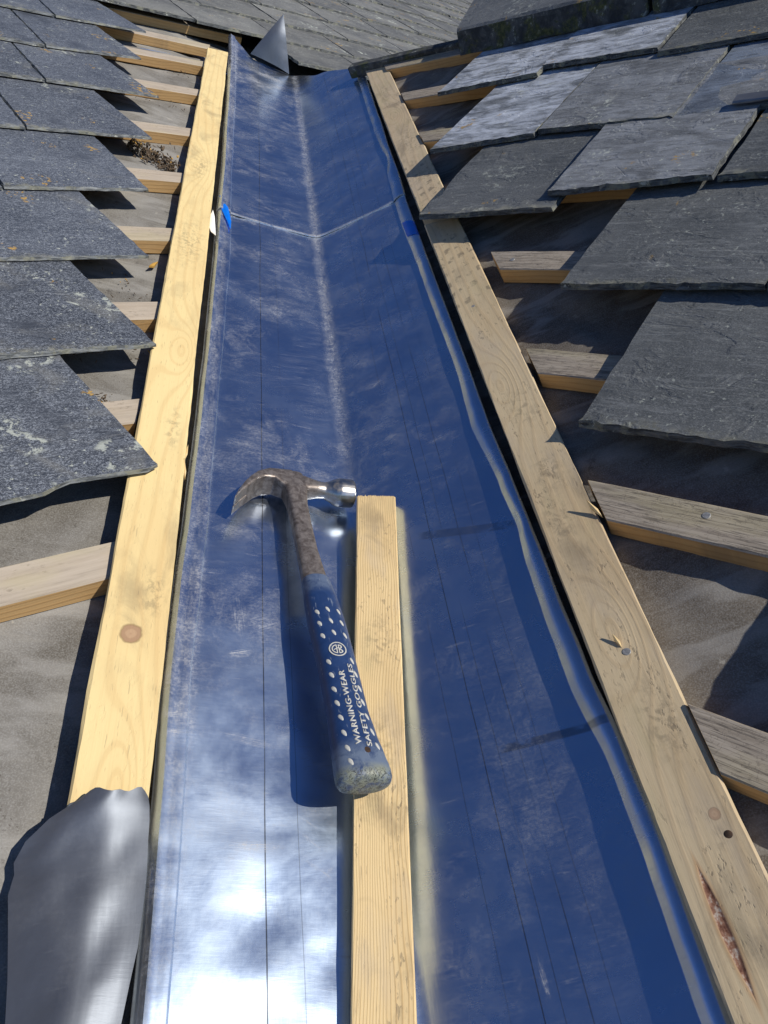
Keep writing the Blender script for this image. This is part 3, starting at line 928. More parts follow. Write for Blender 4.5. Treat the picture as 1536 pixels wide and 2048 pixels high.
# ------------------------------------------------------------------ timber boards each side
def board_frame(PF_n, side, wc, off):
    # x up the valley, y across, z out of the roof
    n_ = NL if side == 'L' else NR
    T = TL if side == 'L' else TR
    sgn = -1 if side == 'L' else 1
    o = Vector((sgn * wc * math.cos(T), 0, wc * math.sin(T))) + n_ * off
    x = Vector((0, 1, 0))
    y = n_.cross(x)
    return MW @ frame(o, x, y, n_)


bl = thing('valley_board', board_frame(None, 'L', 0.242, -0.001), 'clean yellow pine board with a round knot, beside the speckled slates', 'board', 'timber boards edging the lead valley')
bm = beam_bm(0.284, 2.56, 0.058, 0.036, 0.0018, 0.015, 0.0011, cut0=-0.05, cut1=-0.5, seed=1.5)
link('timber', mesh_from_bm('timber', bm, [WOOD_L, WOOD_L]), WORLD[bl], bl)
br = thing('valley_board', board_frame(None, 'R', 0.2385, -0.001), 'long stained pine board with a rusty resin gash along its near end', 'board', 'timber boards edging the lead valley')
bm = beam_bm(-0.4, 1.300, 0.058, 0.0215, 0.0018, 0.015, 0.0011, cut0=0, cut1=0.45, seed=4.5)
link('timber', mesh_from_bm('timber', bm, [WOOD_R, WOOD_R]), WORLD[br], br)
bu = thing('valley_board', board_frame(None, 'R', 0.2385, -0.001), 'shorter trodden pine board with boot prints, ending under the slipped slate', 'board', 'timber boards edging the lead valley')
bm = beam_bm(1.328, 2.39, 0.058, 0.0205, 0.0018, 0.015, 0.0011, cut0=0.45, cut1=1.2, seed=6.5)
link('timber', mesh_from_bm('timber', bm, [WOOD_U, WOOD_U]), WORLD[bu], bu)


def on_board(name, me, root, x, y, z=0.0355, rot=0, scale=1.0, kw=None):
    return link(name, me, WORLD[root] @ Matrix.Translation((x, y, z)) @ Matrix.Rotation(rot, 4, 'Z') @ Matrix.Scale(scale, 4), root)


# y runs from the lead outwards on L boards: y = n x X
on_board('nail', NAIL_ME, bl, 0.690, 0.242 - 0.231 if False else -(0.231 - 0.242) * -1, scale=0.9)
on_board('nail', NAIL_ME, br, 0.376, -(0.240 - 0.2385), z=0.0213, scale=1.15)
on_board('nail', NAIL_ME, br, 0.999, -(0.233 - 0.2385), z=0.0213, scale=0.9)
HOLE_ME = mesh_from_bm('nail_hole', disc_bm(0.0032, 0.0004), DARKHOLE, True)
on_board('nail_hole', HOLE_ME, br, 0.210, -(0.255 - 0.2385), z=0.0214)

# ------------------------------------------------------------------ lead lining
R_IN = [(0.0, .174), (.11, .174), (.201, .174), (.285, .173), (.383, .166), (.534, .165), (.585, .168), (.652, .165), (.769, .157), (.901, .161), (1.2, .157), (1.505, .155), (1.644, .157), (1.797, .166), (2.039, .160), (2.173, .162), (2.433, .163), (2.7, .163)]
R_OUT = [(0.0, .192), (.104, .191), (.234, .193), (.304, .190), (.389, .186), (.503, .184), (.65, .181), (.753, .178), (.885, .178), (1.2, .177), (1.472, .177), (1.647, .179), (1.786, .178), (2.113, .182), (2.466, .184), (2.7, .184)]
L_IN = [(0.0, .175), (.155, .175), (.3, .174), (.443, .176), (.533, .173), (.65, .170), (.858, .168), (1.054, .165), (1.382, .163), (1.524, .165), (1.759, .168), (2.108, .170), (2.8, .178)]
L_OUT = [(0.0, .195), (.19, .196), (.31, .197), (.44, .199), (.53, .198), (.65, .195), (.869, .192), (1.04, .190), (1.364, .189), (1.506, .189), (1.743, .188), (2.085, .191), (2.8, .196)]


def interp(tab, v):
    if v <= tab[0][0]:
        return tab[0][1]
    for (a, fa), (b_, fb) in zip(tab, tab[1:]):
        if v <= b_:
            t = (v - a) / (b_ - a)
            t = t * t * (3 - 2 * t)
            return fa + (fb - fa) * t
    return tab[-1][1]


DENTS = [(-.112, .222, .028, .0026), (-.120, .155, .026, .0024), (-.066, .190, .022, .0013), (-.104, .290, .020, .0012), (-.060, .130, .030, .0010), (-.135, .10, .03, .003),
         (-.10, .36, .03, .0016), (-.05, .42, .025, .0012), (-.13, .47, .03, .0014), (.12, .25, .04, .0015), (.07, .40, .03, .0012), (.10, .60, .035, .0014), (-.09, .95, .03, .0014), (.08, 1.1, .04, .0016), (-.12, 1.25, .04, .0016)]


def lead_section(v, lift, seed):
    """points (x, z) across the valley from one rolled edge to the other"""
    li, lo = interp(L_IN, v), interp(L_OUT, v) + 0.0015
    ri, ro = interp(R_IN, v), interp(R_OUT, v)
    rj = wave(v * 7, seed, 0.0018) + wave(v * 37, seed + 2, 0.0005)
    ri += rj
    li += wave(v * 8, seed + 3, 0.0012)
    hump = 0.0068 + wave(v * 9, seed + 5, 0.0012) + wave(v * 31, seed + 6, 0.0005)
    tl, tr = math.tan(TL), math.tan(TR)
    r = 0.010

    def base(x):
        t = tl if x < 0 else tr
        a = abs(x)
        z = t * (math.sqrt(a * a + r * r) - r) if a < 0.06 else t * (a - r + r * r / (2 * a))
        d = 0.0020 * noise.noise(Vector((x * 9, v * 5, seed))) + 0.0011 * noise.noise(Vector((x * 22, v * 14, seed + 8)))
        # the lead is dressed a little loosely low down on the speckled side
        z += d * min(1, a * 12)
        for (dx, dv, dr, dh) in DENTS:
            q_ = ((x - dx) ** 2 + (v - dv) ** 2) / (dr * dr)
            if q_ < 4:
                z -= dh * math.exp(-q_ * 1.6)
        if x < 0:
            z += 0.004 * math.sin(min(1, max(0, (a - .03) / .14)) * math.pi) * -0.9 * max(0, 1 - abs(v - .2) / .35)
        return z

    pts = []
    for fx, fz in ((0.0022, -0.014), (0.0030, -0.009), (0.0024, -0.0045), (0.0008, -0.0010), (-0.0016, 0.0020), (-0.0046, 0.0040), (-0.0080, 0.0052)):
        pts.append((-lo - fx, base(-lo - fx * 0.0) + fz))
    for k in range(1, 5):
        x = -lo + 0.008 + (lo - li - 0.009) * k / 4
        pts.append((x, base(x) + 0.0056 - 0.0007 * k / 4))
    pts.append((-li - 0.0004, base(-li) + 0.0048))
    pts.append((-li + 0.0002, base(-li) + 0.0004))
    nl = 24
    for k in range(1, nl):
        x = -li + li * k / nl
        pts.append((x, base(x)))
    for k in range(-2, 3):
        x = k * 0.0025
        pts.append((x, base(x)))
    for k in range(1, nl):
        x = ri * k / nl
        pts.append((x, base(x)))
    # lifted fold along the stained boards
    pts.append((ri, base(ri)))
    wd = ro - ri
    prof = ((-0.01, 0.20), (0.08, 0.40), (0.17, 0.60), (0.26, 0.79), (0.36, 0.93), (0.47, 1.0), (0.62, 1.0), (0.76, 0.92), (0.88, 0.74), (0.96, 0.45), (1.02, -0.1), (1.03, -0.9))
    for fx, fz in prof:
        x = ri + wd * fx
        pts.append((x, base(x) + hump * fz))
    return [(x, z + lift) for x, z in pts]


def lead_sheet(name, v0, v1, n, lift, mat, seed, label, vtop=None):
    rows = []
    bm = bmesh.new()
    for i in range(n + 1):
        t = i / n
        v = v0 + (v1 - v0) * t
        sec = lead_section(v, lift, seed)
        row = []
        for (x, z) in sec:
            vv, zz = v, z
            if vtop:
                ve = interp(vtop, x)
                vv = v0 + (ve - v0) * t
                if x < -0.13:
                    k = max(0, (t - .9) / .1)
                    zz += 0.028 * k * k * min(1, (-x - .13) / .05)
            else:
                # the near edge of the seam is dressed down flat
                zz += 0
            # slightly uneven free edges
            if vtop and t == 0:
                vv += wave(x * 30, seed + 1, 0.0025)
            row.append(bm.verts.new((x, vv, zz)))
        rows.append(row)
    for i in range(n):
        for k in range(len(rows[0]) - 1):
            bm.faces.new((rows[i][k], rows[i][k + 1], rows[i + 1][k + 1], rows[i + 1][k]))
    bm.normal_update()
    if sum(f.normal.z for f in bm.faces) < 0:
        bmesh.ops.reverse_faces(bm, faces=bm.faces)
    r = bmesh.ops.extrude_face_region(bm, geom=list(bm.faces))
    # give the sheet its 1.8 mm thickness downward
    for v_ in [g_ for g_ in r['geom'] if isinstance(g_, bmesh.types.BMVert)]:
        pass
    me = mesh_from_bm(name, bm, mat, True)
    return me


def lead_object(v0, v1, n, lift, mat, seed, label, vtop=None):
    rows = []
    verts, faces = [], []
    m = None
    for layer in (0, 1):
        for i in range(n + 1):
            t = i / n
            v = v0 + (v1 - v0) * t
            sec = lead_section(v, lift, seed)
            m = len(sec)
            for (x, z) in sec:
                vv, zz = v, z
                if vtop:
                    vv = v0 + (interp(vtop, x) - v0) * t
                    if x < -0.13:
                        k = max(0, (t - .88) / .12)
                        zz += 0.030 * k * k * min(1, (-x - .13) / .05)
                    if t == 0:
                        vv += wave(x * 30, seed + 1, 0.0022)
                    if t < 0.02:
                        zz -= 0.0006
                verts.append((x, vv, zz - (0.0018 if layer else 0.0)))
    N = (n + 1) * m
    for i in range(n):
        for k in range(m - 1):
            a, b_, c, d = i * m + k, i * m + k + 1, (i + 1) * m + k + 1, (i + 1) * m + k
            faces.append((a, b_, c, d))
            faces.append((N + a, N + d, N + c, N + b_))
    for k in range(m - 1):
        faces.append((k, N + k, N + k + 1, k + 1))
        a = n * m + k
        faces.append((a, a + 1, N + a + 1, N + a))
    for i in range(n):
        a, d = i * m, (i + 1) * m
        faces.append((a, d, N + d, N + a))
        a, d = i * m + m - 1, (i + 1) * m + m - 1
        faces.append((a, N + a, N + d, d))
    me = bpy.data.meshes.new('lead_sheet')
    me.from_pydata(verts, [], faces)
    me.materials.append(mat)
    me.polygons.foreach_set('use_smooth', [True] * len(me.polygons))
    me.set_sharp_from_angle(angle=R_(33))
    o = link('lead_sheet', me, MW)
    return tag(o, label, 'lead sheet', 'sheets of lead lining the valley')


lead_object(-0.45, 1.57, 400, 0.0015, LEAD_A, 1.0, 'long blue-grey lead sheet lining the valley, carrying the hammer and loose batten')
lead_object(1.512, 2.75, 150, 0.0050, LEAD_B, 4.0, 'dusty lead sheet at the valley head, overlapping the longer sheet at a V-shaped seam',
            vtop=[(-0.2, 2.80), (-0.10, 2.725), (0.0, 2.70), (0.073, 2.60), (0.18, 2.475), (0.21, 2.46)])


def sheet_patch(name, pts_grid, mat, mw, th, label, cat, smooth=True):
    """a bent sheet from a grid of points with real thickness"""
    nr, nc = len(pts_grid), len(pts_grid[0])
    verts = [p for r_ in pts_grid for p in r_]
    nrm = []
    for i in range(nr):
        for j in range(nc):
            a = Vector(pts_grid[min(i + 1, nr - 1)][j]) - Vector(pts_grid[max(i - 1, 0)][j])
            c = Vector(pts_grid[i][min(j + 1, nc - 1)]) - Vector(pts_grid[i][max(j - 1, 0)])
            n_ = a.cross(c)
            n_ = n_.normalized() if n_.length > 1e-9 else Vector((0, 0, 1))
            nrm.append(n_)
    low = [tuple(Vector(p) - n_ * th) for p, n_ in zip(verts, nrm)]
    N = len(verts)
    faces = []
    ix = lambda i, j: i * nc + j
    for i in range(nr - 1):
        for j in range(nc - 1):
            q = (ix(i, j), ix(i + 1, j), ix(i + 1, j + 1), ix(i, j + 1))
            faces.append(q)
            faces.append(tuple(N + k for k in reversed(q)))
    rim = [ix(i, 0) for i in range(nr)] + [ix(nr - 1, j) for j in range(1, nc)] + [ix(i, nc - 1) for i in range(nr - 2, -1, -1)] + [ix(0, j) for j in range(nc - 2, 0, -1)]
    for a, b_ in zip(rim, rim[1:] + rim[:1]):
        faces.append((b_, a, N + a, N + b_))
    me = bpy.data.meshes.new(name)
    me.from_pydata([tuple(v) for v in verts] + low, [], faces)
    me.validate()
    me.materials.append(mat)
    if smooth:
        me.polygons.foreach_set('use_smooth', [True] * len(me.polygons))
        me.set_sharp_from_angle(angle=R_(45))
    o = link(name, me, mw)
    return tag(o, label, cat)


# lead offcut curled over the end of the yellow board
def wv(w_, v, off):
    return Vector((-w_ * math.cos(TL), v, w_ * math.sin(TL))) + NL * off


left = [(.268, .2865, .0385), (.281, .279, .031), (.294, .267, .020), (.299, .255, .012), (.297, .247, .012), (.298, .233, .012), (.292, .205, .012), (.287, .18, .012), (.283, .155, .012), (.281, .10, .012), (.281, .02, .012)]
right = [(.215, .2900, .046), (.2135, .283, .0475), (.2125, .272, .048), (.212, .258, .047), (.211, .245, .046), (.2105, .231, .045), (.2105, .21, .043), (.211, .19, .041), (.2135, .17, .038), (.221, .10, .03), (.226, .02, .022)]
grid = []
for k in range(len(left) * 3 - 2):
    t = k / 3.0
    i = min(int(t), len(left) - 2)
    f = t - i
    l = Vector(left[i]).lerp(Vector(left[i + 1]), f)
    r = Vector(right[i]).lerp(Vector(right[i + 1]), f)
    row = []
    for j in range(19):
        s_ = j / 18
        p = l.lerp(r, s_)
        bow = math.sin(s_ * math.pi) ** 1.15
        v_ = p.y
        top = (1 - min(1, k / 4.0))
        v_ += bow * 0.004 * top + top * 0.003 * math.sin(s_ * 9)
        off = p.z + bow * (0.013 - 0.004 * (k / 30)) + 0.005 * noise.noise(Vector((p.x * 30, p.y * 22, 2.0))) * (0.3 + bow)
        u_ = (s_ * 0.9 + k / 30)
        off += 0.0022 * abs(noise.noise(Vector((u_ * 3.1, (s_ - k / 30) * 1.1, 4.0)))) * (0.3 + bow)
        off += 0.0008 * noise.noise(Vector((s_ * 6, k / 4.0, 7.0))) * (0.2 + bow)
        if k < 6:
            off += 0.0025 * noise.noise(Vector((s_ * 5, 1.0, 2.0))) * (1 - k / 6)
            v_ += 0.005 * noise.noise(Vector((s_ * 5, 5.0, 2.0))) * (1 - k / 6)
        row.append(wv(p.x, v_, off))
    grid.append(row)
base = MW @ Matrix.Translation(wv(0.25, 0.2, 0.02))
inv = Matrix.Translation(wv(0.25, 0.2, 0.02)).inverted()
sheet_patch('lead_offcut', [[inv @ p for p in r_] for r_ in grid], LEAD_S, base, 0.0018, 'curled grey lead offcut draped over the near end of the yellow board', 'lead offcut')

# torn triangular tongue of lead standing at the valley head
A_, B_, T_ = Vector((-0.133, 2.72, 0.060)), Vector((-0.018, 2.69, 0.012)), Vector((-0.026, 2.74, 0.163))
grid = []
for i in range(13):
    t = i / 12
    row = []
    for j in range(9):
        s_ = j / 8
        p = A_.lerp(B_, s_).lerp(T_, t * 0.985)
        wdt = (1 - t)
        p += Vector((0.1, -1, 0.45)).normalized() * (0.014 * math.sin(s_ * math.pi) * wdt + 0.010 * math.sin(t * math.pi) + 0.006 * noise.noise(p * 22))
        row.append(p)
    grid.append(row)
bs = Vector((-0.08, 2.71, 0.02))
sheet_patch('lead_tongue', [[p - bs for p in reversed(r_)] for r_ in grid], LEAD_S, MW @ Matrix.Translation(bs), 0.0018, 'torn triangular tongue of grey lead standing at the valley head', 'lead tongue')

# ------------------------------------------------------------------ tape and paper
def flat_bits(name, pts, nz, mat, label, cat, th=0.0006, bulge=0.002):
    c = sum((Vector(p) for p in pts), Vector()) / len(pts)
    bm = bmesh.new()
    top = [bm.verts.new(Vector(p) - c + nz * th) for p in pts]
    low = [bm.verts.new(Vector(p) - c) for p in pts]
    mid = bm.verts.new(nz * (th + bulge))
    n = len(pts)
    for i in range(n):
        j = (i + 1) % n
        bm.faces.new((top[i], top[j], mid))
        bm.faces.new((low[j], low[i], top[i], top[j]))
    bm.faces.new(list(reversed(low)))
    bmesh.ops.recalc_face_normals(bm, faces=bm.faces)
    return tag(link(name, mesh_from_bm(name, bm, mat), MW @ Matrix.Translation(c)), label, cat)


up = Vector((0, 0, 1))
flat_bits('tape_strip', [Vector(p) + NL * 0.006 for p in ((-.189, 1.575, .0575), (-.180, 1.570, .055), (-.171, 1.521, .0525), (-.165, 1.467, .0505), (-.165, 1.428, .0505), (-.172, 1.461, .0525), (-.186, 1.519, .0568))], NL, TAPE,
          'bright blue tape stuck on the folded lead edge beside the yellow board', 'tape')


def roll_point(v, f, up_=0.0):
    sec = lead_section(v, 0.0055, 4.0)
    prof = sec[-12:]
    k = f * 11
    i = min(int(k), 10)
    a, b_ = prof[i], prof[i + 1]
    return Vector((a[0] + (b_[0] - a[0]) * (k - i), v, a[1] + (b_[1] - a[1]) * (k - i) + up_))


tg = []
lead_lo = 1.0
for i in range(8):
    row = []
    for j in range(10):
        f = 0.05 + 0.80 * j / 9
        v = 1.335 + 0.062 * i / 7 + 0.03 * (0.4 - f)
        sec = lead_section(v, 0.0015, 1.0)[-12:]
        k = f * 11
        a, b_ = sec[min(int(k), 10)], sec[min(int(k) + 1, 11)]
        u = k - int(k)
        row.append(Vector((a[0] + (b_[0] - a[0]) * u, v, a[1] + (b_[1] - a[1]) * u)) + NR * 0.0011)
    tg.append(row)
bs = tg[4][5].copy()
sheet_patch('tape_strip', [[p - bs for p in reversed(r_)] for r_ in tg], TAPE, MW @ Matrix.Translation(bs), 0.0005, 'strip of blue tape wrapped over the lifted lead fold below the seam', 'tape')
flat_bits('paper_scrap', [Vector(p) + NL * 0.010 for p in ((-.207, 1.423, .064), (-.199, 1.482, .062), (-.195, 1.455, .060), (-.190, 1.373, .059), (-.199, 1.386, .061))], NL, PAPER,
          'small torn white paper scrap caught between yellow board and lead', 'paper scrap', bulge=0.004)

# ------------------------------------------------------------------ loose debris
def scatter(name, pts, size, mats, label, cat, kind=None):
    bm = bmesh.new()
    c = sum(pts, Vector()) / len(pts)
    r_ = random.Random(len(pts))
    for p in pts:
        M_ = Matrix.Translation(p - c) @ Matrix.Rotation(r_.uniform(0, 6.3), 4, Vector((r_.uniform(-1, 1), r_.uniform(-1, 1), r_.uniform(-1, 1))).normalized()) @ Matrix.Diagonal((size * r_.uniform(.4, 1.8), size * r_.uniform(.2, .6), size * r_.uniform(.2, .5), 1))
        nb = len(bm.faces)
        bmesh.ops.create_icosphere(bm, subdivisions=1, radius=1.0, matrix=M_)
        bm.faces.ensure_lookup_table()
        mi = 0 if (len(mats) == 1 or r_.random() > .08) else 1
        for f in bm.faces[nb:]:
            f.material_index = mi
    return tag(link(name, mesh_from_bm(name, bm, mats), MW @ Matrix.Translation(c)), label, cat, kind=kind)


mp = []
for k in range(340):
    t = rnd.random()
    a = wv(.385, 1.715, 0.002).lerp(wv(.290, 1.640, 0.002), t)
    wd = 0.020 * (0.35 + math.sin(t * math.pi) ** .7)
    mp.append(a + Vector((rnd.gauss(0, wd * .45), rnd.gauss(0, wd * .6), 0)) + NL * abs(rnd.gauss(0.006, 0.006)))
scatter('moss_clump', mp, 0.0042, [MOSS, MOSS_O], 'clump of dried brown moss lying on the felt between battens', 'moss')
def crumbs(cw, cv, n, sx, sv):
    return [wv(cw + rnd.gauss(0, sx), cv + rnd.gauss(0, sv), 0.001 + abs(rnd.gauss(0, .002))) for _ in range(n)]
bits = crumbs(.33, .83, 60, .03, .006) + crumbs(.40, 1.30, 26, .03, .02) + crumbs(.36, 2.35, 50, .05, .02) + crumbs(.33, 2.05, 20, .05, .02) + crumbs(.30, .95, 20, .03, .03) + crumbs(.345, .335, 14, .006, .010) + crumbs(.32, 1.12, 20, .03, .03)
scatter('moss_crumbs', bits, 0.0022, [MOSS, MOSS_O], 'brown moss crumbs and grit scattered on the felt between battens', 'moss crumbs', kind='stuff')


def splinter(p, d, length, wid, label, nrm, group=None, mat=CHIP):
    d = d.normalized()
    s_ = d.cross(nrm).normalized()
    bm = bmesh.new()
    a = [bm.verts.new(-d * length * .5), bm.verts.new(s_ * wid * .5 - d * length * .1), bm.verts.new(d * length * .5 + nrm * length * .12), bm.verts.new(-s_ * wid * .5 + d * length * .12)]
    t = [bm.verts.new(v.co * .9 + nrm * wid * .45) for v in a]
    for i in range(4):
        j = (i + 1) % 4
        bm.faces.new((a[i], a[j], t[j], t[i]))
    bm.faces.new(t)
    bm.faces.new(list(reversed(a)))
    bmesh.ops.recalc_face_normals(bm, faces=bm.faces)
    return tag(link('wood_splinter', mesh_from_bm('wood_splinter', bm, mat), MW @ Matrix.Translation(p)), label, 'splinter', group)


splinter(wv(.2125, .69, .030), Vector((-.1, 1, .1)), 0.032, 0.004, 'long pale splinter peeling from the yellow board above the hammer claw', NL)
splinter(wv(.2120, .722, .030), Vector((.1, 1, .1)), 0.022, 0.003, 'short pale splinter on the yellow board edge above the longer splinter', NL)
wr = lambda w_, v, off: Vector((w_ * math.cos(TR), v, w_ * math.sin(TR))) + NR * off
splinter(wr(.2665, .540, .024), Vector((-.25, .55, .05)), 0.024, 0.005, 'pale splinter sticking up from the stained board beside a grey batten end', NR)
splinter(wr(.236, .388, .0220), Vector((-.3, 1, .1)), 0.014, 0.004, 'tiny raised sliver beside the bright nail on the stained board', NR)
splinter(wv(.292, 1.212, .004), Vector((-.4, -1, .1)), 0.032, 0.007, 'dry tan leaf scrap on the felt under a slate corner', NL, mat=MOSS_O)

# ------------------------------------------------------------------ loose batten lying in the valley
fa, fb = Vector((0.0265, 0.6905, 0.0200)), Vector((-0.0285, 0.158, 0.0135))
ax = (fa - fb).normalized()
sy = Vector((0, 0, 1)).cross(ax).normalized()
sz = ax.cross(sy)
st = thing('loose_batten', MW @ frame(fb, ax, sy, sz), 'sawn pale pine batten lying loose along the valley under the hammer handle', 'batten')
Ls = (fa - fb).length
bm = beam_bm(-0.55, Ls, 0.0468, 0.0155, 0.0012, 0.03, 0.0005, seed=12)
link('timber', mesh_from_bm('timber', bm, [WOOD_S, WOOD_S]), WORLD[st], st)
bm = bmesh.new()
for k in range(30):
    y = -0.021 + 0.042 * k / 29
    r0 = 0.0007
    bmesh.ops.create_icosphere(bm, subdivisions=1, radius=1, matrix=Matrix.Translation((Ls + .0005, y + rnd.uniform(-.0006, .0006), 0.0145 + rnd.uniform(-.001, .0008))) @ Matrix.Diagonal((rnd.uniform(.0008, .003), r0, r0, 1)))
link('sawn_fringe', mesh_from_bm('sawn_fringe', bm, CHIP), WORLD[st], st)['kind'] = 'stuff'

# ------------------------------------------------------------------ hammer
HM = frame(Vector((-0.07169, 0.71381, 0.04388)), Vector((0.958544, 0.089088, -0.270661)), Vector((-0.104306, 0.993644, -0.042338)), Vector((0.265168, 0.068814, 0.961743)))
ham = thing('claw_hammer', MW @ HM, 'worn steel claw hammer with a blue dimpled grip lying on the lead', 'hammer')


def loft(bm, rings, cap=True):
    vr = [[bm.verts.new(p) for p in r_] for r_ in rings]
    n = len(vr[0])
    for a, b_ in zip(vr, vr[1:]):
        for i in range(n):
            j = (i + 1) % n
            bm.faces.new((a[i], a[j], b_[j], b_[i]))
    if cap:
        bm.faces.new(list(reversed(vr[0])))
        bm.faces.new(vr[-1])


def superring(n, a, b_, e):
    out = []
    for i in range(n):
        t = 2 * math.pi * i / n
        c, s_ = math.cos(t), math.sin(t)
        out.append((a * math.copysign(abs(c) ** (2 / e), c), b_ * math.copysign(abs(s_) ** (2 / e), s_)))
    return out


bm = bmesh.new()
# neck and poll: sections across x
secs = [(-0.004, -.0095, .0145, .0125, 4), (0.010, -.0095, .0135, .0125, 4), (0.020, -.0098, .0113, .0113, 3), (0.028, -.0100, .0100, .0103, 2.4), (0.036, -.0104, .0102, .0102, 2), (0.043, -.0112, .0128, .0128, 2),
        (0.049, -.0118, .0165, .0160, 2), (0.0535, -.0118, .0182, .0175, 2), (0.058, -.0118, .0186, .0178, 2), (0.0705, -.0118, .0184, .0176, 2), (0.0725, -.0118, .0172, .0164, 2), (0.0735, -.0118, .010, .0095, 2)]
loft(bm, [[(x, cy + p, q) for p, q in superring(24, a, b_, e)] for x, cy, a, b_, e in secs])
# cheek and shank: sections across y
secs = [(0.0105, -.003, .010, .010, 4), (0.006, -.0035, .0135, .0122, 5), (-0.010, -.003, .0150, .0128, 5), (-0.022, -.0025, .0142, .0126, 5), (-0.034, -.0024, .0124, .0115, 5), (-0.048, -.0026, .0113, .0100, 4), (-0.08, -.0028, .0110, .0088, 4),
        (-0.125, -.0032, .0113, .0082, 4), (-0.165, -.0022, .0128, .0085, 4), (-0.20, 0, .013, .0085, 4)]
loft(bm, [[(cx + p, y, q) for p, q in superring(24, a, b_, e)] for y, cx, a, b_, e in secs])
# claw: two prongs along a curve with a narrowing V between them
path = [((-0.004, .0110), (-.010, -.024), .0126, 0), ((-.018, .0103), (-.0185, -.0190), .0130, 0), ((-.0325, .0066), (-.0275, -.0115), .0150, 0.0), ((-.0471, -.0030), (-.0405, -.0132), .0160, 0.0), ((-.0570, -.0145), (-.0505, -.0205), .0163, .0),
        ((-.0648, -.0260), (-.0585, -.0300), .0160, .0006), ((-.0730, -.0405), (-.0690, -.0430), .0150, .0012), ((-.0790, -.0545), (-.0778, -.0555), .0135, .0018)]
# denser path by interpolation
dp = []
for a, c in zip(path, path[1:]):
    for k in range(4):
        f = k / 4
        dp.append((Vector(a[0]).lerp(Vector(c[0]), f), Vector(a[1]).lerp(Vector(c[1]), f), a[2] + (c[2] - a[2]) * f, a[3] + (c[3] - a[3]) * f))
dp.append((Vector(path[-1][0]), Vector(path[-1][1]), path[-1][2], path[-1][3]))
for sgn in (1, -1):
    rings = []
    for o_, i_, zw, gap in dp:
        z0, z1 = (gap if gap > 0 else -0.001), zw
        c = 0.15
        oi = o_.lerp(i_, c)
        io = o_.lerp(i_, 1 - c)
        r_ = [(o_.x, o_.y, z0), (o_.x, o_.y, z1 - .0016), (oi.x, oi.y, z1), (io.x, io.y, z1), (i_.x, i_.y, z1 - .0016), (i_.x, i_.y, z0)]
        rings.append([(x, y, z * sgn) for x, y, z in r_])
    loft(bm, rings)
bmesh.ops.recalc_face_normals(bm, faces=bm.faces)
tmp_me = bpy.data.meshes.new('head_raw')
bm.to_mesh(tmp_me)
bm.free()
tmp = bpy.data.objects.new('head_raw', tmp_me)
COL.objects.link(tmp)
md = tmp.modifiers.new('r', 'REMESH')
md.mode = 'VOXEL'
md.voxel_size = 0.0009
ms = tmp.modifiers.new('s', 'SMOOTH')
ms.factor = 0.5
ms.iterations = 5
dg = bpy.context.evaluated_depsgraph_get()
head_me = bpy.data.meshes.new_from_object(tmp.evaluated_get(dg))
bpy.data.objects.remove(tmp)
head_me.name = 'head'
head_me.materials.clear()
head_me.materials.append(STEEL)
head_me.polygons.foreach_set('use_smooth', [True] * len(head_me.polygons))
link('steel_head', head_me, WORLD[ham], ham)

GS = [(-0.1700, -.0012, .0139, .0118), (-0.1715, -.0012, .0144, .0122), (-0.185, -.0005, .0158, .0128), (-0.203, 0.0, .0176, .0134), (-0.236, .0006, .0189, .0140), (-0.275, .0013, .0188, .0142), (-0.308, .0012, .0188, .0142), (-0.338, .0010, .0189, .0143),
      (-0.365, .0011, .0209, .0149), (-0.385, .0018, .0230, .0157), (-0.398, .0022, .0245, .0162), (-0.4045, .0022, .0243, .0159), (-0.4082, .0022, .0228, .0145), (-0.4100, .0020, .0198, .0117), (-0.4110, .0018, .013, .0075)]


def gsec(y):
    for a, c in zip(GS, GS[1:]):
        if a[0] >= y >= c[0]:
            f = (a[0] - y) / (a[0] - c[0])
            f2 = f * f * (3 - 2 * f) if a[0] > -0.39 else f
            return [a[k] + (c[k] - a[k]) * f2 for k in (1, 2, 3)]
    return list(GS[-1][1:])


GE = 2.35


def grip_z(x, y, lift=0.0):
    c, a, b_ = gsec(y)
    u = min(0.999, abs(x - c) / a)
    return b_ * (1 - u ** GE) ** (1 / GE) + lift


bm = bmesh.new()
ys = [-0.1700, -0.1708, -0.1715]
y = -0.174
while y > -0.397:
    ys.append(y)
    y -= 0.005
ys += [-0.400, -0.4025, -0.4045, -0.4065, -0.4082, -0.4093, -0.4102, -0.4110]
rings = []
for y in ys:
    c, a, b_ = gsec(y)
    if y > -0.1705:
        a, b_ = a - .0008, b_ - .0008
    rings.append([(c + p, y, q) for p, q in superring(40, a, b_, GE)])
loft(bm, rings)
bmesh.ops.recalc_face_normals(bm, faces=bm.faces)
gm = mesh_from_bm('grip', bm, GRIP, True)
grip = link('grip', gm, WORLD[ham], ham)

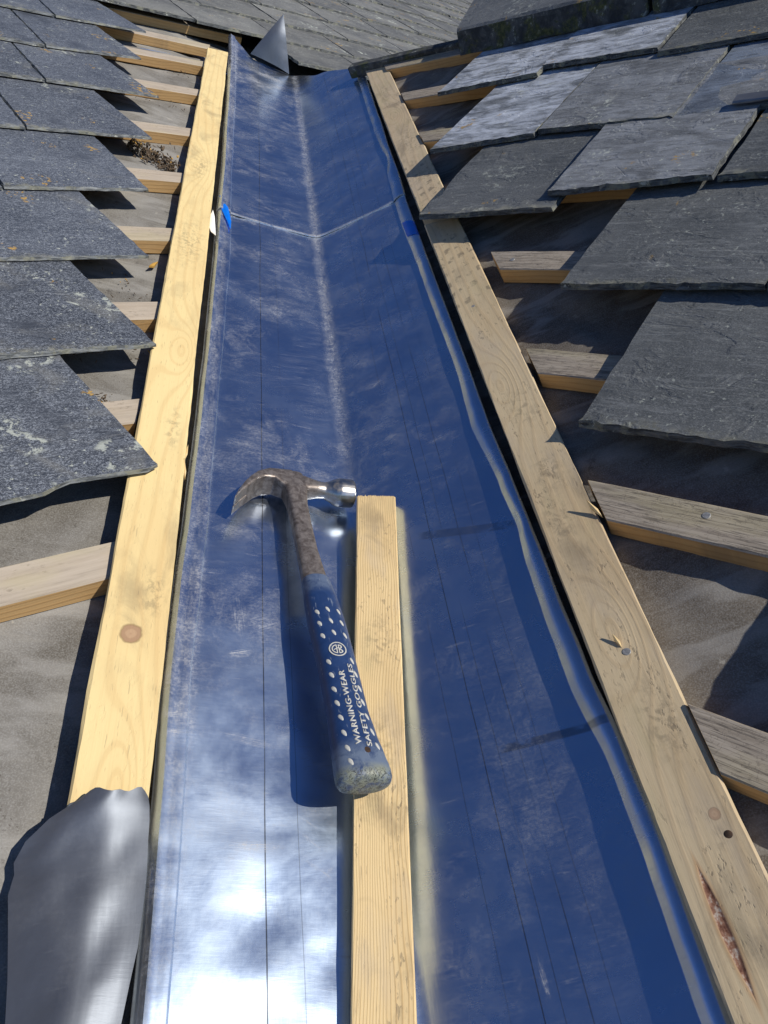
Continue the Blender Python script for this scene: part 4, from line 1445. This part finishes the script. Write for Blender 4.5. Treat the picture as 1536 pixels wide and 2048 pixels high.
# pale dimples moulded into the grip
bm = bmesh.new()
dl_ = [(-.0113, -.2252), (-.0114, -.2405), (-.0110, -.2565), (-.0108, -.2883), (-.0108, -.3037), (-.0113, -.3196), (-.0113, -.3348), (-.0111, -.3504), (-.0114, -.3664), (-.0115, -.3818), (-.0116, -.3950)]
dm_ = [(-.0006, -.2229), (-.0001, -.2385), (.0001, -.2537)]
dr_ = [(.0109, -.2244), (.0112, -.2397), (.0114, -.2560), (.0121, -.2873), (.0126, -.3028), (.0131, -.3189), (.0128, -.3342), (.0132, -.3497), (.0147, -.3657), (.0158, -.3804)]
for k, (dx, dy) in enumerate(dl_ + dm_ + dr_):
    n = 16
    tilt_ = 0.30
    ra, rb = 0.0017, 0.0034
    c0 = bm.verts.new((dx, dy, grip_z(dx, dy, 0.00045)))
    prev = None
    rows = []
    for rr, lf in ((0.6, 0.0004), (1.0, 0.00012), (1.08, -0.0006)):
        row = []
        for i in range(n):
            t = 2 * math.pi * i / n
            # leaf shape pointed at the head end
            ex = ra * rr * math.cos(t)
            ey = rb * rr * math.sin(t) * (1.12 if math.sin(t) < 0 else 0.92)
            ex *= 1 - 0.25 * max(0, -math.sin(t))
            xx = dx + ex * math.cos(tilt_) - ey * math.sin(tilt_) * -1
            yy = dy + ex * math.sin(tilt_) * -1 + ey * math.cos(tilt_)
            xx = dx + ex + ey * -0.30
            yy = dy + ey
            row.append(bm.verts.new((xx, yy, grip_z(xx, yy, lf))))
        rows.append(row)
    for i in range(n):
        j = (i + 1) % n
        bm.faces.new((rows[0][i], rows[0][j], c0))
        bm.faces.new((rows[1][i], rows[1][j], rows[0][j], rows[0][i]))
        bm.faces.new((rows[2][i], rows[2][j], rows[1][j], rows[1][i]))
bmesh.ops.recalc_face_normals(bm, faces=bm.faces)
link('dimple_pattern', mesh_from_bm('dimple_pattern', bm, PALE, True), WORLD[ham], grip)['kind'] = 'stuff'
# hanging hole near the butt
bm = disc_bm(0.0028, 0.0002, 18)
hz_ = grip_z(0.0049, -0.3855)
ho = link('hanging_hole', mesh_from_bm('hanging_hole', bm, DARKHOLE), WORLD[ham] @ Matrix.Translation((0.0049, -0.3855, hz_ - 0.0001)) @ Matrix.Diagonal((1, 1.15, 1, 1)), grip)


def text_mesh(body, size, bold=0.0):
    cu = bpy.data.curves.new('lettering', 'FONT')
    cu.body = body
    cu.size = size
    cu.offset = bold
    cu.resolution_u = 3
    cu.space_character = 1.05
    o = bpy.data.objects.new('lettering', cu)
    COL.objects.link(o)
    d_ = bpy.context.evaluated_depsgraph_get()
    me = bpy.data.meshes.new_from_object(o.evaluated_get(d_))
    bpy.data.objects.remove(o)
    return me


def letter_on_grip(body, y_start, y_end, x_base, x_base_end, cap, bold):
    me = text_mesh(body, 0.01, bold)
    xs = [v.co.x for v in me.vertices]
    ysv = [v.co.y for v in me.vertices]
    x0, x1, y0, y1 = min(xs), max(xs), min(ysv), max(ysv)
    bm = bmesh.new()
    bm.from_mesh(me)
    bmesh.ops.triangulate(bm, faces=bm.faces)
    r = bmesh.ops.extrude_face_region(bm, geom=list(bm.faces))
    up_v = set(g_ for g_ in r['geom'] if isinstance(g_, bmesh.types.BMVert))
    for v in bm.verts:
        t = (v.co.x - x0) / (x1 - x0)
        h = (v.co.y - y0) / (y1 - y0)
        yy = y_start + (y_end - y_start) * t
        xx = x_base + (x_base_end - x_base) * t - h * cap
        v.co = (xx, yy, grip_z(xx, yy, 0.0005 if v in up_v else -0.0003))
    bmesh.ops.recalc_face_normals(bm, faces=bm.faces)
    o = link('lettering', mesh_from_bm('lettering', bm, PALE), WORLD[ham], grip)
    return o


letter_on_grip('WARNING-WEAR', -.3800, -.3000, .0012, .0010, .0056, 0.00018)['label'] = 'raised lettering WARNING-WEAR'
letter_on_grip('SAFETY GOGGLES', -.3820, -.2922, .0103, .0105, .0050, 0.00018)['label'] = 'raised lettering SAFETY GOGGLES'
# round emblem: ring with a mirrored D and a B
bm = bmesh.new()
cx_, cy_ = 0.0, -0.2752
def strip(pts_in, pts_out, closed):
    a = [bm.verts.new((x, y, grip_z(x, y, .0006))) for x, y in pts_in]
    b_ = [bm.verts.new((x, y, grip_z(x, y, .0006))) for x, y in pts_out]
    n = len(a)
    for i in range(n if closed else n - 1):
        j = (i + 1) % n
        bm.faces.new((a[i], b_[i], b_[j], a[j]))
def arc(r0, r1, t0, t1, n, closed=False, ox=0.0, oy=0.0, sx=1.0):
    ts = [t0 + (t1 - t0) * i / (n if closed else n - 1) for i in range(n)]
    strip([(cx_ + ox + r0 * math.cos(t) * sx, cy_ + oy + r0 * math.sin(t)) for t in ts], [(cx_ + ox + r1 * math.cos(t) * sx, cy_ + oy + r1 * math.sin(t)) for t in ts], closed)
arc(.0074, .0086, 0, 2 * math.pi, 40, True)
arc(.0042, .0053, math.pi * .5, math.pi * 1.5, 16, ox=-.0007)
strip([(cx_ - .0016, cy_ - .0052), (cx_ - .0016, cy_ + .0052)], [(cx_ - .0006, cy_ - .0052), (cx_ - .0006, cy_ + .0052)], False)
strip([(cx_ + .0006, cy_ - .0052), (cx_ + .0006, cy_ + .0052)], [(cx_ + .0016, cy_ - .0052), (cx_ + .0016, cy_ + .0052)], False)
arc(.0015, .0026, -math.pi / 2, math.pi / 2, 10, ox=.0014, oy=.0026, sx=1.15)
arc(.0015, .0026, -math.pi / 2, math.pi / 2, 10, ox=.0014, oy=-.0026, sx=1.35)
strip([(cx_ - .0040, cy_ - .0012), (cx_ + .0008, cy_ + .0012)], [(cx_ - .0040, cy_ - .0002), (cx_ + .0008, cy_ + .0022)], False)
bmesh.ops.recalc_face_normals(bm, faces=bm.faces)
bm.normal_update()
for f in bm.faces:
    if f.normal.z < 0:
        f.normal_flip()
link('emblem', mesh_from_bm('emblem', bm, PALE), WORLD[ham], grip)

print('far slates', nfar, 'objects', len(sc.objects), 'tris', sum(len(o.data.polygons) for o in sc.objects if o.type == 'MESH'))
